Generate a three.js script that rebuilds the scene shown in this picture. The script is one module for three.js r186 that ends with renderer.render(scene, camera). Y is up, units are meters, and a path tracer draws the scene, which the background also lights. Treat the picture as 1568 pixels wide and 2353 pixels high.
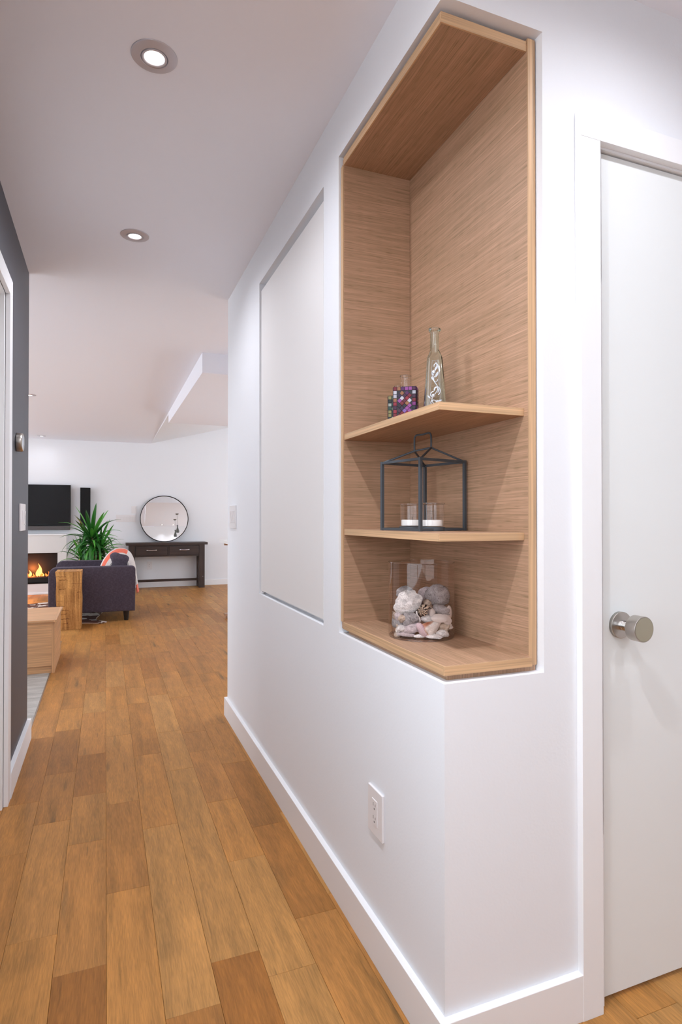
import * as THREE from 'three';
import { RoundedBoxGeometry } from 'three/addons/geometries/RoundedBoxGeometry.js';
import { mergeGeometries, mergeVertices } from 'three/addons/utils/BufferGeometryUtils.js';
import { Brush, Evaluator, SUBTRACTION } from 'three-bvh-csg';

// ------------------------------------------------------------------ camera, sky, exposure
const scene = new THREE.Scene();
const camera = new THREE.PerspectiveCamera(2 * Math.atan(1176.5 / 1375.2) * 180 / Math.PI, 1568 / 2353, 0.05, 100);
camera.position.set(0, 1.16, 0);
camera.rotation.order = 'YXZ';
camera.rotation.set(0.51 * Math.PI / 180, -21.514 * Math.PI / 180, 0);
scene.background = new THREE.Color(0.86, 0.92, 1.0);
scene.backgroundIntensity = 3.75;
const renderer = new THREE.WebGLRenderer({ antialias: true });
renderer.toneMapping = THREE.LinearToneMapping;
renderer.toneMappingExposure = 1.07;
renderer.shadowMap.enabled = true;
const SPOT = 2.85;            // candela of an ordinary downlight
const CEIL = 2.44;

// ------------------------------------------------------------------ helpers
function rng(seed) { let a = seed >>> 0; return () => { a = (a + 0x6D2B79F5) >>> 0; let t = a; t = Math.imul(t ^ (t >>> 15), t | 1); t ^= t + Math.imul(t ^ (t >>> 7), t | 61); return ((t ^ (t >>> 14)) >>> 0) / 4294967296; }; }
const V = (x, y, z) => new THREE.Vector3(x, y, z);
function hash(x, y, s) { let h = Math.imul(x, 374761393) + Math.imul(y, 668265263) + Math.imul(s, 1442695041); h = Math.imul(h ^ (h >>> 13), 1274126177); return ((h ^ (h >>> 16)) >>> 0) / 4294967296; }
function vn(u, v, fx, fy, s) {      // value noise on [0,1)^2, fx by fy cells, tiling
  const x = u * fx, y = v * fy, xi = Math.floor(x), yi = Math.floor(y);
  let a = x - xi, b = y - yi; a = a * a * (3 - 2 * a); b = b * b * (3 - 2 * b);
  const x0 = ((xi % fx) + fx) % fx, x1 = (x0 + 1) % fx, y0 = ((yi % fy) + fy) % fy, y1 = (y0 + 1) % fy;
  return (hash(x0, y0, s) * (1 - a) + hash(x1, y0, s) * a) * (1 - b) + (hash(x0, y1, s) * (1 - a) + hash(x1, y1, s) * a) * b;
}
function texture(w, h, fn, srgb = true) {
  const d = new Uint8Array(w * h * 4), c = [0, 0, 0];
  for (let j = 0; j < h; j++) for (let i = 0; i < w; i++) {
    fn(i / w, j / h, c); const k = (j * w + i) * 4;
    d[k] = Math.max(0, Math.min(255, c[0])); d[k + 1] = Math.max(0, Math.min(255, c[1])); d[k + 2] = Math.max(0, Math.min(255, c[2])); d[k + 3] = 255;
  }
  const t = new THREE.DataTexture(d, w, h, THREE.RGBAFormat);
  t.wrapS = t.wrapT = THREE.RepeatWrapping; t.magFilter = THREE.LinearFilter; t.minFilter = THREE.LinearMipmapLinearFilter; t.generateMipmaps = true;
  if (srgb) t.colorSpace = THREE.SRGBColorSpace;
  t.needsUpdate = true; return t;
}
const mat = (hex, roughness = 0.6, o = {}) => new THREE.MeshStandardMaterial({ color: hex, roughness, ...o });
const counts = {};
function numbered(name) { const n = counts[name] = (counts[name] ?? -1) + 1; return n ? `${name}_${String(n).padStart(3, '0')}` : name; }
function prep(m) { m.castShadow = true; m.receiveShadow = true; return m; }
function tag(o, label, category, group) { o.userData.label = label; o.userData.category = category; if (group) o.userData.group = group; return o; }
function thing(name, label, category, p = [0, 0, 0], turn = 0, group) {
  const o = new THREE.Group(); o.name = numbered(name); o.position.set(...p); o.rotation.y = turn; scene.add(o);
  return tag(o, label, category, group);
}
function single(name, geo, m, label, category, group) { const o = prep(new THREE.Mesh(geo, m)); o.name = numbered(name); scene.add(o); return tag(o, label, category, group); }
function part(parent, name, geo, m, label) { const o = prep(new THREE.Mesh(geo, m)); o.name = name; parent.add(o); if (label) o.userData.label = label; return o; }
function struct(name, geo, m) { if (geo && m.bumpMap) geo = grain(geo, Y); const o = geo ? prep(new THREE.Mesh(geo, m)) : new THREE.Group(); o.name = name; o.userData.kind = 'structure'; scene.add(o); return o; }
// box given by its limits, edges rounded by r
function bx(x0, x1, y0, y1, z0, z1, r = 0) {
  const w = x1 - x0, h = y1 - y0, d = z1 - z0;
  let g = r > 0 ? new RoundedBoxGeometry(w, h, d, 2, Math.min(r, w / 2.01, h / 2.01, d / 2.01)) : new THREE.BoxGeometry(w, h, d);
  g.translate((x0 + x1) / 2, (y0 + y1) / 2, (z0 + z1) / 2); return g;
}
// uv in metres, v along the grain axis
function grain(g, axis, ou = 0, ov = 0) {
  if (g.index) g = g.toNonIndexed();
  const p = g.attributes.position, uv = new Float32Array(p.count * 2), a = V(), b = V(), c = V(), n = V();
  for (let i = 0; i < p.count; i += 3) {
    a.fromBufferAttribute(p, i); b.fromBufferAttribute(p, i + 1); c.fromBufferAttribute(p, i + 2);
    n.crossVectors(b.clone().sub(a), c.clone().sub(a));
    const m = [Math.abs(n.x), Math.abs(n.y), Math.abs(n.z)], k = m.indexOf(Math.max(...m));
    let [iu, iv] = [0, 1, 2].filter((q) => q !== k);
    if (iu === axis) [iu, iv] = [iv, iu];
    [a, b, c].forEach((q, j) => { const t = q.toArray(); uv[(i + j) * 2] = t[iu] + ou; uv[(i + j) * 2 + 1] = t[iv] + ov; });
  }
  g.setAttribute('uv', new THREE.BufferAttribute(uv, 2)); return g;
}
const X = 0, Y = 1, Z = 2;
function merge(list) { return mergeGeometries(list.map((g) => { g = g.index ? g.toNonIndexed() : g; for (const k of Object.keys(g.attributes)) if (!['position', 'normal', 'uv'].includes(k)) g.deleteAttribute(k); return g; })); }
function lathe(pts, seg = 48) { return new THREE.LatheGeometry(pts.map(([r, y]) => new THREE.Vector2(r, y)), seg); }
function bar(a, b, r, sides = 8) {
  const d = V().subVectors(b, a), g = new THREE.CylinderGeometry(r, r, d.length(), sides);
  g.applyQuaternion(new THREE.Quaternion().setFromUnitVectors(V(0, 1, 0), d.clone().normalize()));
  return g.translate((a.x + b.x) / 2, (a.y + b.y) / 2, (a.z + b.z) / 2);
}
function tube(pts, r, seg = 24, sides = 8) { return new THREE.TubeGeometry(new THREE.CatmullRomCurve3(pts), seg, r, sides); }
function extrude(shape, depth, bevel = 0, curve = 16) {
  return new THREE.ExtrudeGeometry(shape, { depth: depth - 2 * bevel, bevelEnabled: bevel > 0, bevelSize: bevel, bevelThickness: bevel, bevelSegments: 2, curveSegments: curve }).translate(0, 0, bevel);
}
function polygon(pts) { const s = new THREE.Shape(); pts.forEach(([x, y], i) => i ? s.lineTo(x, y) : s.moveTo(x, y)); s.closePath(); return s; }
const evaluator = new Evaluator(); evaluator.useGroups = false;
function carve(geo, cutters) {
  let b = new Brush(geo); b.updateMatrixWorld();
  for (const c of cutters) { const k = new Brush(c); k.updateMatrixWorld(); b = evaluator.evaluate(b, k, SUBTRACTION); }
  const g = b.geometry; g.clearGroups(); return g;
}

// ------------------------------------------------------------------ materials
const oakMap = texture(1024, 1024, (u, v, c) => {           // 0.5 m across the grain, 1 m along it
  const w = u + 0.012 * (vn(u, v, 6, 3, 1) - 0.5) + 0.004 * (vn(u, v, 20, 6, 2) - 0.5);
  let k = 0.62 * (vn(w, v, 480, 12, 3) - 0.5) + 0.40 * (vn(w, v, 256, 8, 4) - 0.5) + 0.12 * (vn(w, v, 60, 3, 5) - 0.5) + 0.16 * (vn(w, v, 12, 2, 6) - 0.5);
  const pore = vn(w, v, 500, 30, 7); if (pore > 0.68) k -= (pore - 0.68) * 1.9;
  const dark = vn(w, v, 160, 5, 8); if (dark > 0.78) k -= (dark - 0.78) * 1.0;
  const m = 1 + 0.27 * k;
  c[0] = 178 * m; c[1] = 141 * (m - 0.02 * k); c[2] = 112 * (m + 0.06 * k);
});
oakMap.repeat.set(2, 1);
const oakPaleMap = texture(512, 512, (u, v, c) => { const k = 0.8 * (vn(u, v, 220, 6, 3) - 0.5) + 0.5 * (vn(u, v, 90, 4, 4) - 0.5) + 0.2 * (vn(u, v, 12, 2, 6) - 0.5), m = 1 + 0.22 * k; c[0] = 208 * m; c[1] = 174 * m; c[2] = 138 * m; });
oakPaleMap.repeat.set(2, 1);
const oakBump = texture(512, 512, (u, v, c) => { const p = vn(u, v, 500, 30, 7); c[0] = c[1] = c[2] = p > 0.66 ? 255 - (p - 0.66) * 600 : 255; }, false);
oakBump.repeat.set(2, 1);
const oak = (hex, rough = 0.5) => new THREE.MeshStandardMaterial({ color: hex, map: oakMap, roughness: rough, bumpMap: oakBump, bumpScale: 0.00012 });
function mapleTexture(seed) {                                // 0.5 m across, 1 m along
  return texture(1024, 1024, (u, v, c) => {
    const w = u + 0.03 * (vn(u, v, 4, 3, seed) - 0.5) + 0.008 * (vn(u, v, 14, 7, seed + 1) - 0.5);
    let k = 0.34 * (vn(w, v, 300, 46, seed + 2) - 0.5) + 0.20 * (vn(w, v, 128, 16, seed + 3) - 0.5) + 0.22 * (vn(w, v, 30, 4, seed + 4) - 0.5) + 0.26 * (vn(w, v, 8, 3, seed + 5) - 0.5) + 0.20 * (vn(w, v, 22, 14, seed + 6) - 0.5);
    const fleck = vn(u, v, 300, 90, seed + 7); if (fleck > 0.8) k -= (fleck - 0.8) * 0.7;
    const min = vn(w, v, 18, 3, seed + 8) * vn(w, v, 5, 3, seed + 9); let grey = 0;
    const streak = vn(w, v, 60, 5, seed + 10); if (streak > 0.86 && min > 0.3) k -= (streak - 0.86) * 3.2; if (min > 0.7) { k -= (min - 0.7) * 1.6; grey = Math.min(1, (min - 0.7) * 2); }
    const m = 1 + 0.42 * k;
    c[0] = 178 * m * (1 - 0.06 * grey); c[1] = 129 * (m - 0.03 * k); c[2] = 72 * (m - 0.05 * k) * (1 + 0.12 * grey);
  });
}
const maple = [mapleTexture(11), mapleTexture(47)]; maple.forEach((t) => t.repeat.set(2, 1));
const PLANKS = [0xffffff, 0xf8f2ea, 0xf3eadf, 0xfff6e6, 0xece2d4, 0xf6ece2, 0xe4d6c2, 0xdac6a8].flatMap((h) => maple.map((t) => new THREE.MeshPhysicalMaterial({ color: h, map: t, roughness: 0.46, specularIntensity: 0.5 })));
const fine = texture(512, 512, (u, v, c) => { c[0] = c[1] = c[2] = 128 + 90 * (vn(u, v, 128, 128, 3) - 0.5) + 70 * (vn(u, v, 48, 48, 4) - 0.5); }, false);
fine.repeat.set(2, 2);
const M = {
  wall: mat(0xecedf0, 0.75, { bumpMap: fine, bumpScale: 0.00025 }),
  ceiling: mat(0xf5f6fd, 0.9),
  greyWall: mat(0x44454e, 0.5, { bumpMap: fine, bumpScale: 0.0002 }),
  trim: mat(0xf2f2f3, 0.4),
  door: mat(0xecefee, 0.45),
  plastic: mat(0xeae6e6, 0.35),
  slot: mat(0x5a5556, 0.6),
  steel: mat(0xc0bab2, 0.32, { metalness: 1 }),
  steelFace: mat(0xb9b49f, 0.45, { metalness: 0.85 }),
  chrome: mat(0xd8d8da, 0.14, { metalness: 1 }),
  oak: oak(0xffffff), oakLight: new THREE.MeshStandardMaterial({ color: 0xf4ece2, map: oakPaleMap, roughness: 0.48 }), oakBench: new THREE.MeshStandardMaterial({ color: 0xf6e2cc, map: oakPaleMap, roughness: 0.45 }),
  iron: mat(0x4e5359, 0.55, { metalness: 0.3 }),
  black: mat(0x0c0c0d, 0.35), blackMatte: mat(0x141416, 0.7),
  subfloor: mat(0x6a4222, 0.9),
};
const wallMat = M.wall;
const windowGlass = new THREE.MeshPhysicalMaterial({ color: 0xffffff, transmission: 1, thickness: 0, roughness: 0.02 });
const clearGlass = new THREE.MeshPhysicalMaterial({ color: 0xfffefe, transmission: 1, thickness: 0, roughness: 0.02, ior: 1.5 });

const rimGlass = new THREE.MeshPhysicalMaterial({ color: 0xffffff, transmission: 1, thickness: 0.004, roughness: 0.03, ior: 1.5, attenuationColor: new THREE.Color(0.75, 0.72, 0.7), attenuationDistance: 0.01 });
// ------------------------------------------------------------------ the shell
const XL = -0.376, XR = 0.67, ZC = -1.102, ZE = -3.515, ZF = -10.4;   // hall walls, corner face, hall end, far wall
const livingCeil = (z) => 2.47 - (ZE - z) * (0.085 / 6.885);
// block with the niche (a walk-in closet stands behind it)
struct('wall_right', carve(bx(XR, 1.107, 0, CEIL, ZE, ZC), [
  bx(XR - 0.1, 0.932, 0.806, 2.277, -1.719, ZC + 0.1), bx(XR - 0.1, XR + 0.031, 0.804, 2.256, -2.745, -1.856)]), wallMat);
struct('wall_back', merge([bx(1.107, 2.7, 2.062, CEIL, ZC - 0.12, ZC), bx(1.93, 2.7, 0, 2.062, ZC - 0.12, ZC)]), wallMat);
struct('wall_kitchen', carve(bx(1.107, 4.6, 0, 2.6, ZE, ZE + 0.12), [bx(2.75, 4.45, 0.5, 2.3, ZE - 0.1, ZE + 0.2)]), wallMat);
struct('wall_left', carve(bx(XL - 0.14, XL, 0, CEIL, ZE, 3.3), [bx(XL - 0.3, XL + 0.1, -0.1, 2.062, -2.7302, -1.8898), bx(XL - 0.3, XL + 0.1, 0.75, 2.39, -1.2, 1.1)]), M.greyWall);
struct('wall_entry', bx(-4.12, XL - 0.14, 0, 2.6, ZE, ZE + 0.12), wallMat);
struct('wall_east', bx(2.6, 2.72, 0, CEIL, ZC, 3.3), wallMat);
struct('wall_south', carve(bx(XL - 0.14, 2.72, 0, CEIL, 3.2, 3.32), [bx(0.5, 1.5, 1.0, 2.2, 3.1, 3.4)]), wallMat);
struct('wall_far', bx(-4.12, 4.72, 0, 3.7, ZF - 0.12, ZF), wallMat);
struct('wall_west', carve(bx(-4.12, -4, 0, 2.6, ZF, ZE), [bx(-4.2, -3.9, 0.05, 2.34, -10.2, -3.75)]), wallMat);
struct('wall_kitchen_side', carve(bx(4.6, 4.72, 0, 3.7, ZF, ZE + 0.12), [bx(4.5, 4.8, 0.1, 2.25, -7.3, -3.9), bx(4.5, 4.8, 0.2, 2.9, -10.1, -7.7)]), wallMat);
// ceilings
const hallCeiling = struct('ceiling', merge([bx(XL - 0.14, 2.72, CEIL, CEIL + 0.1, ZE + 0.002, 3.32)]), M.ceiling);
const SX = 0.705, SZ0 = -4.76, SZ1 = -7.45;                       // soffit: left edge, near end, far end
{
  const cut = (x0, x1, z0, z1) => {                                // gently sloping slab, underside on livingCeil
    const g = new THREE.BoxGeometry(x1 - x0, 0.1, z0 - z1).translate((x0 + x1) / 2, 0.05, (z0 + z1) / 2), p = g.attributes.position;
    for (let i = 0; i < p.count; i++) p.setY(i, p.getY(i) + livingCeil(p.getZ(i)));
    g.computeVertexNormals(); return g;
  };
  struct('ceiling_living', merge([cut(-4.12, SX, ZE, ZF), cut(SX, 4.72, ZE, SZ1)]), M.ceiling);
  struct('soffit', bx(SX, 4.6, 2.295, livingCeil(SZ1) + 0.04, SZ1 - 0.003, SZ0, 0.003), M.ceiling);
  // vaulted bay beyond the soffit, rising to the right
  const vault = new THREE.BoxGeometry(4.72 - SX, 0.1, SZ1 - ZF).translate((SX + 4.72) / 2, 0.05, (SZ1 + ZF) / 2), p = vault.attributes.position;
  for (let i = 0; i < p.count; i++) p.setY(i, p.getY(i) + livingCeil(ZF) + 0.005 + 0.255 * (p.getX(i) - SX));
  vault.computeVertexNormals();
  struct('ceiling_vault', vault, wallMat);
  struct('wall_gable', bx(SX, 4.72, livingCeil(SZ1) + 0.0405, 3.7, SZ1 - 0.003, SZ1 + 0.08), wallMat);
}
// windows
function windowUnit(n, axis, at, a0, a1, y0, y1, mullions) {
  const w = struct(`window_${n}`), t = 0.03, box = (p0, p1, q0, q1, d) => axis === 'z' ? bx(p0, p1, q0, q1, at - d, at + d, 0.004) : bx(at - d, at + d, q0, q1, p0, p1, 0.004);
  const f = [box(a0, a1, y0, y0 + 0.06, t), box(a0, a1, y1 - 0.06, y1, t), box(a0, a0 + 0.06, y0, y1, t), box(a1 - 0.06, a1, y0, y1, t)];
  for (let i = 1; i <= mullions; i++) { const c = a0 + (a1 - a0) * i / (mullions + 1); f.push(box(c - 0.03, c + 0.03, y0, y1, t)); }
  part(w, 'window_frame', merge(f), M.trim);
  for (let i = 0; i <= mullions; i++) { const s = (a1 - a0) / (mullions + 1); part(w, 'pane', box(a0 + s * i + 0.03, a0 + s * (i + 1) - 0.03, y0 + 0.05, y1 - 0.05, 0.003), windowGlass); }
}
windowUnit(1, 'z', 3.26, 0.5, 1.5, 1.0, 2.2, 1);
windowUnit(5, 'x', XL - 0.07, -1.2, 1.1, 0.75, 2.39, 1);
windowUnit(2, 'x', -4.06, -10.2, -3.75, 0.05, 2.34, 3);
windowUnit(3, 'x', 4.66, -7.3, -3.9, 0.1, 2.25, 2);
windowUnit(6, 'z', ZE + 0.06, 2.75, 4.45, 0.5, 2.3, 1);
windowUnit(4, 'x', 4.66, -10.1, -7.7, 0.2, 2.9, 1);

// floor: boards one by one where the photo shows them
{
  const floor = struct('floor'), W = 0.127, X0 = 0.0065, rand = rng(71);
  part(floor, 'subfloor', merge([bx(-4.12, 4.72, -0.12, -0.0125, ZF - 0.12, 3.32)]), M.subfloor);
  const known = { '-3': [-2.337], '-2': [-1.85, -2.529, -2.996], '-1': [-1.679, -2.33, -2.725, -3.183], 0: [-1.988, -2.6], 1: [-1.444, -2.35, -3.08], 2: [-1.583, -2.845, -3.367], 3: [-2.022, -2.471, -3.03], 4: [-1.666, -2.213, -2.83, -3.393] };
  // boards whose tone stands out: row, z inside it, tone
  const tones = [[2, -1.2, 7], [-1, -1.3, 7], [4, -1.9, 6], [4, -2.5, 6], [3, -2.2, 3], [0, -1.5, 3], [1, -1.8, 0], [1, -1.2, 6], [0, -2.2, 4], [-1, -2.0, 2], [-2, -2.2, 1], [-3, -2.0, 4], [3, -1.5, 0], [2, -2.2, 0], [4, -1.3, 2], [-2, -1.4, 3], [3, -2.8, 5], [4, -3.1, 4], [-1, -2.5, 1], [-3, -3.4, 6], [-2, -2.7, 4], [1, -2.7, 3]];
  function board(x0, x1, z0, z1) {                                 // z0 < z1; chamfered top edges
    const g = 0.0003, e = 0.0005, a = [x0 + g, x1 - g], b = [z0 + g, z1 - g], dy = (rand() - 0.5) * 0.0003;
    const P = [[a[0], -0.012, b[0]], [a[1], -0.012, b[0]], [a[1], -0.012, b[1]], [a[0], -0.012, b[1]],
      [a[0], -e, b[0]], [a[1], -e, b[0]], [a[1], -e, b[1]], [a[0], -e, b[1]],
      [a[0] + e, 0, b[0] + e], [a[1] - e, 0, b[0] + e], [a[1] - e, 0, b[1] - e], [a[0] + e, 0, b[1] - e]];
    const idx = [], quad = (i, j, k, l) => idx.push(i, j, k, i, k, l);
    quad(11, 10, 9, 8);
    for (let i = 0; i < 4; i++) { const j = (i + 1) % 4; quad(4 + i, 8 + i, 8 + j, 4 + j); quad(i, 4 + i, 4 + j, j); }
    const pos = [], uv = [], ou = rand() * 7, ov = rand() * 7;
    for (const i of idx) { const q = P[i]; pos.push(q[0], q[1] + (i > 3 ? dy : 0), q[2]); uv.push(q[0] + ou, q[2] + ov + q[1]); }
    const geo = new THREE.BufferGeometry(); geo.setAttribute('position', new THREE.Float32BufferAttribute(pos, 3)); geo.setAttribute('uv', new THREE.Float32BufferAttribute(uv, 2)); geo.computeVertexNormals(); return geo;
  }
  const hidden = PLANKS.map(() => []); let shown = 0;
  for (let r = -32; r < 37; r++) {
    const x0 = X0 + r * W, x1 = x0 + W;
    if (x1 > 4.6) continue;
    // the stretch of the row that exists: the tiled entry takes x < -0.375 between z -3.52 and -6.2
    const spans = r < -3 ? (x0 > -4.05 ? (r > -6 ? [[ZF, -6.2], [-3.4, 3.2]] : [[ZF, -6.2]]) : []) : (x0 < 2.55 ? [[ZF, 3.2]] : [[ZF, ZE]]);
    for (const [zEnd, zStart] of spans) {
      const joints = [...(known[r] ?? [])]; let z;
      if (known[r]) { z = joints[0]; while ((z += 0.45 + rand() * 0.5) < zStart - 0.2) joints.unshift(z); z = joints[joints.length - 1]; }
      else { z = zStart - rand() * 0.6; joints.push(z); }
      while ((z -= 0.28 + rand() * 0.6) > zEnd + 0.15) joints.push(z);
      const cuts = [zStart, ...joints, zEnd];
      for (let i = 0; i + 1 < cuts.length; i++) {
        const zb = cuts[i], za = cuts[i + 1], zm = (za + zb) / 2;
        let tone = Math.floor(rand() * 6.4); const variant = rand() < 0.5 ? 0 : 1;
        for (const [tr, tz, tt] of tones) if (tr === r && tz > za && tz < zb) tone = tt;
        const m = tone * 2 + variant, g = board(x0, x1, za, zb);
        const near = r >= -3 && r <= 4 && za > -8 && zb < -0.2, living = r > 4 && r < 17 && zm < -3.6 && x0 < -zm * 0.195 + 0.1 && zm > -9.9, door = r > 7 && r < 14 && zb < 0.5 && zb > -1.1;
        if ((near || living || door) && shown < 296) { shown++; part(floor, 'plank', g, PLANKS[m]); } else hidden[m].push(g);
      }
    }
  }
  hidden.forEach((l, m) => { if (l.length) part(floor, 'planks', mergeGeometries(l), PLANKS[m]).userData.kind = 'stuff'; });
  // the tiled entry, a tile at a time, and the metal strip along it
  const slate = texture(512, 512, (u, v, c) => { const k = 26 * (vn(u, v, 26, 5, 21) - 0.5) + 26 * (vn(u, v, 70, 12, 22) - 0.5) + 12 * (vn(u, v, 200, 200, 23) - 0.5); c[0] = 168 + k; c[1] = 166 + k; c[2] = 160 + k; });
  const sm = new THREE.MeshStandardMaterial({ map: slate, roughness: 0.45 }); slate.repeat.set(1.6, 1.6);
  for (let i = 0; i < 6; i++) for (let j = 0; j < 2; j++) part(floor, 'tile', grain(bx(-0.981 - 0.6 * i + 0.0012, -0.381 - 0.6 * i - 0.0012, -0.012, 0, -4.85 - 1.342 * j + 0.0012, ZE - 1.342 * j + (j ? -0.0012 : 0), 0.0008), X, i * 0.37, j * 0.53), sm);
  part(floor, 'edge_strip', bx(-0.381, -0.3745, -0.012, 0.0012, -6.2, ZE, 0.0008), M.steel);
}
// baseboards and casings
const BB = 0.106, BT = 0.016;
struct('baseboard_right', extrude(polygon([[XR, -ZE], [XR, -ZC], [1.027, -ZC], [1.027, -ZC - BT], [XR - BT, -ZC - BT], [XR - BT, -ZE + 0.012], [XR + 0.3, -ZE + 0.012], [XR + 0.3, -ZE]]), BB, 0.0012).rotateX(-Math.PI / 2), M.trim);
struct('baseboard_left', extrude(polygon([[XL, 2.8], [XL, -ZE], [XL - 0.14, -ZE], [XL - 0.14, -ZE + 0.012], [XL + 0.018, -ZE + 0.012], [XL + 0.018, 2.8]]), BB, 0.0012).rotateX(-Math.PI / 2), M.trim);
struct('baseboard_far', bx(-0.54, 4.6, 0, 0.094, ZF, ZF + 0.014, 0.002), M.trim);
{
  const t = struct('trim_1');                                       // casing of the closet door
  part(t, 'casing_side', merge([bx(1.027, 1.087, 0, 2.0502, ZC, ZC + 0.018, 0.0006)]), M.trim);
  part(t, 'casing_side', bx(1.945, 2.005, 0, 2.05, ZC, ZC + 0.018, 0.0015), M.trim);
  part(t, 'casing_head', bx(1.027, 2.005, 2.0504, 2.113, ZC, ZC + 0.0183, 0.0006), M.trim);
  part(t, 'jamb', merge([bx(1.09, 1.107, 0, 2.045, ZC - 0.12, ZC), bx(1.93, 1.947, 0, 2.045, ZC - 0.12, ZC), bx(1.09, 1.947, 2.045, 2.062, ZC - 0.12, ZC)]), M.trim);
  const d = struct('door_1');
  part(d, 'door_panel', bx(1.1085, 1.9285, 0.012, 2.0415, -1.148, -1.110, 0.0015), M.door);
  const knob = part(d, 'door_knob', lathe([[0, 0.0735], [0.0292, 0.0735], [0.03, 0.0727], [0.03, 0.0455], [0.0292, 0.0447], [0, 0.0447]], 64).rotateX(Math.PI / 2).translate(1.166, 0.899, -1.110), M.steel, 'brushed steel knob');
  part(knob, 'knob_face', lathe([[0, 0.0739], [0.0275, 0.0739], [0.0282, 0.0735], [0, 0.0735]], 64).rotateX(Math.PI / 2).translate(1.166, 0.899, -1.110), M.steelFace);
  part(knob, 'stem', lathe([[0.0125, 0.006], [0.0125, 0.016], [0.0112, 0.0165], [0.0112, 0.0175], [0.0122, 0.018], [0.0122, 0.0455]], 40).rotateX(Math.PI / 2).translate(1.166, 0.899, -1.110), M.chrome);
  part(knob, 'rose', lathe([[0, 0], [0.032, 0], [0.032, 0.0085], [0.0312, 0.0095], [0.0125, 0.0095]], 64).rotateX(Math.PI / 2).translate(1.166, 0.899, -1.110), M.steel);
  const t2 = struct('trim_2');                                      // casing of the door in the grey wall
  part(t2, 'casing_side', bx(XL, XL + 0.017, 0, 2.062, -2.80, -2.73, 0.0015), M.trim);
  part(t2, 'casing_side', bx(XL, XL + 0.017, 0, 2.062, -1.89, -1.82, 0.0015), M.trim);
  part(t2, 'casing_head', bx(XL, XL + 0.017, 2.0625, 2.134, -2.80, -1.82, 0.0015), M.trim);
  part(t2, 'jamb', merge([bx(XL - 0.14, XL - 0.001, 0, 2.05, -2.7298, -2.705), bx(XL - 0.14, XL - 0.001, 0, 2.05, -1.917, -1.8902), bx(XL - 0.14, XL - 0.001, 2.05, 2.0615, -2.7298, -1.8902)]), M.trim);
  const d2 = struct('door_2');
  part(d2, 'door_panel', bx(XL - 0.10, XL - 0.062, 0.012, 2.046, -2.703, -1.919, 0.0015), M.door);
}

// ------------------------------------------------------------------ downlights
const lampGlow = new THREE.MeshStandardMaterial({ color: 0xffffff, emissive: 0xfff6ee, emissiveIntensity: 6 });
const ringMat = mat(0xc9c6cc, 0.35, { metalness: 0.35 });
const ringGeo = lathe([[0.0625, 0], [0.0625, -0.0015], [0.0605, -0.0035], [0.0385, -0.006], [0.0365, -0.0055], [0.0355, 0]], 64);
const gimbalGeo = lathe([[0.0345, 0], [0.0345, -0.006], [0.0325, -0.0075], [0.028, -0.0065], [0.027, -0.003], [0.027, 0]], 64);
const lensGeo = lathe([[0, -0.0045], [0.018, -0.004], [0.0272, -0.002], [0.0272, 0]], 48);
function downlight(x, y, z, label, power = 1, warm = 0xf2f5ff, angle = 1.5) {
  const t = thing('downlight', label, 'downlight', [x, y, z], 0, 'recessed downlights');
  part(t, 'trim_ring', ringGeo, ringMat); part(t, 'gimbal', gimbalGeo, ringMat); part(t, 'lens', lensGeo, lampGlow);
  const s = new THREE.SpotLight(warm, SPOT * power, 0, angle, 1, 2);
  s.position.set(x, y - 0.012, z); s.target.position.set(x, 0, z); s.castShadow = true; s.shadow.radius = 1.2; scene.add(s, s.target);
}
downlight(0.123, CEIL, -1.726, 'large steel-rimmed downlight, nearest on the hall ceiling', 0.75);
downlight(0.121, CEIL, -2.861, 'second steel-rimmed downlight along the hall ceiling, before the living room', 0.9);
downlight(0.122, CEIL, -0.59, 'hall downlight right above the photographer', 1.75);
downlight(0.122, CEIL, 0.545, 'hall downlight behind the photographer', 1);
downlight(1.13, CEIL, -0.64, 'downlight in front of the white closet door', 0.65);
downlight(1.13, CEIL, 0.545, 'downlight behind the photographer on the closet side', 1);
downlight(-1.3, livingCeil(-4.2), -4.2, 'downlight over the tiled entry', 1);
downlight(-1.35, livingCeil(-5.3), -5.3, 'downlight above the oak bench', 1);
downlight(-0.735, livingCeil(-6.94), -6.94, 'tiny bright downlight beside the grey wall edge', 1);
downlight(-0.896, livingCeil(-10.05), -10.05, 'small downlight on the ceiling above the television', 0.15);
downlight(-2.2, livingCeil(-8.6), -8.6, 'living room downlight out to the left', 1);
downlight(1.41, livingCeil(-3.8), -3.8, 'left one of the two downlights seen in the mirror', 0.7, 0xf2f5ff, 0.8);
downlight(1.86, livingCeil(-3.8), -3.8, 'right one of the two downlights seen in the mirror', 0.7, 0xf2f5ff, 0.8);

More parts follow.
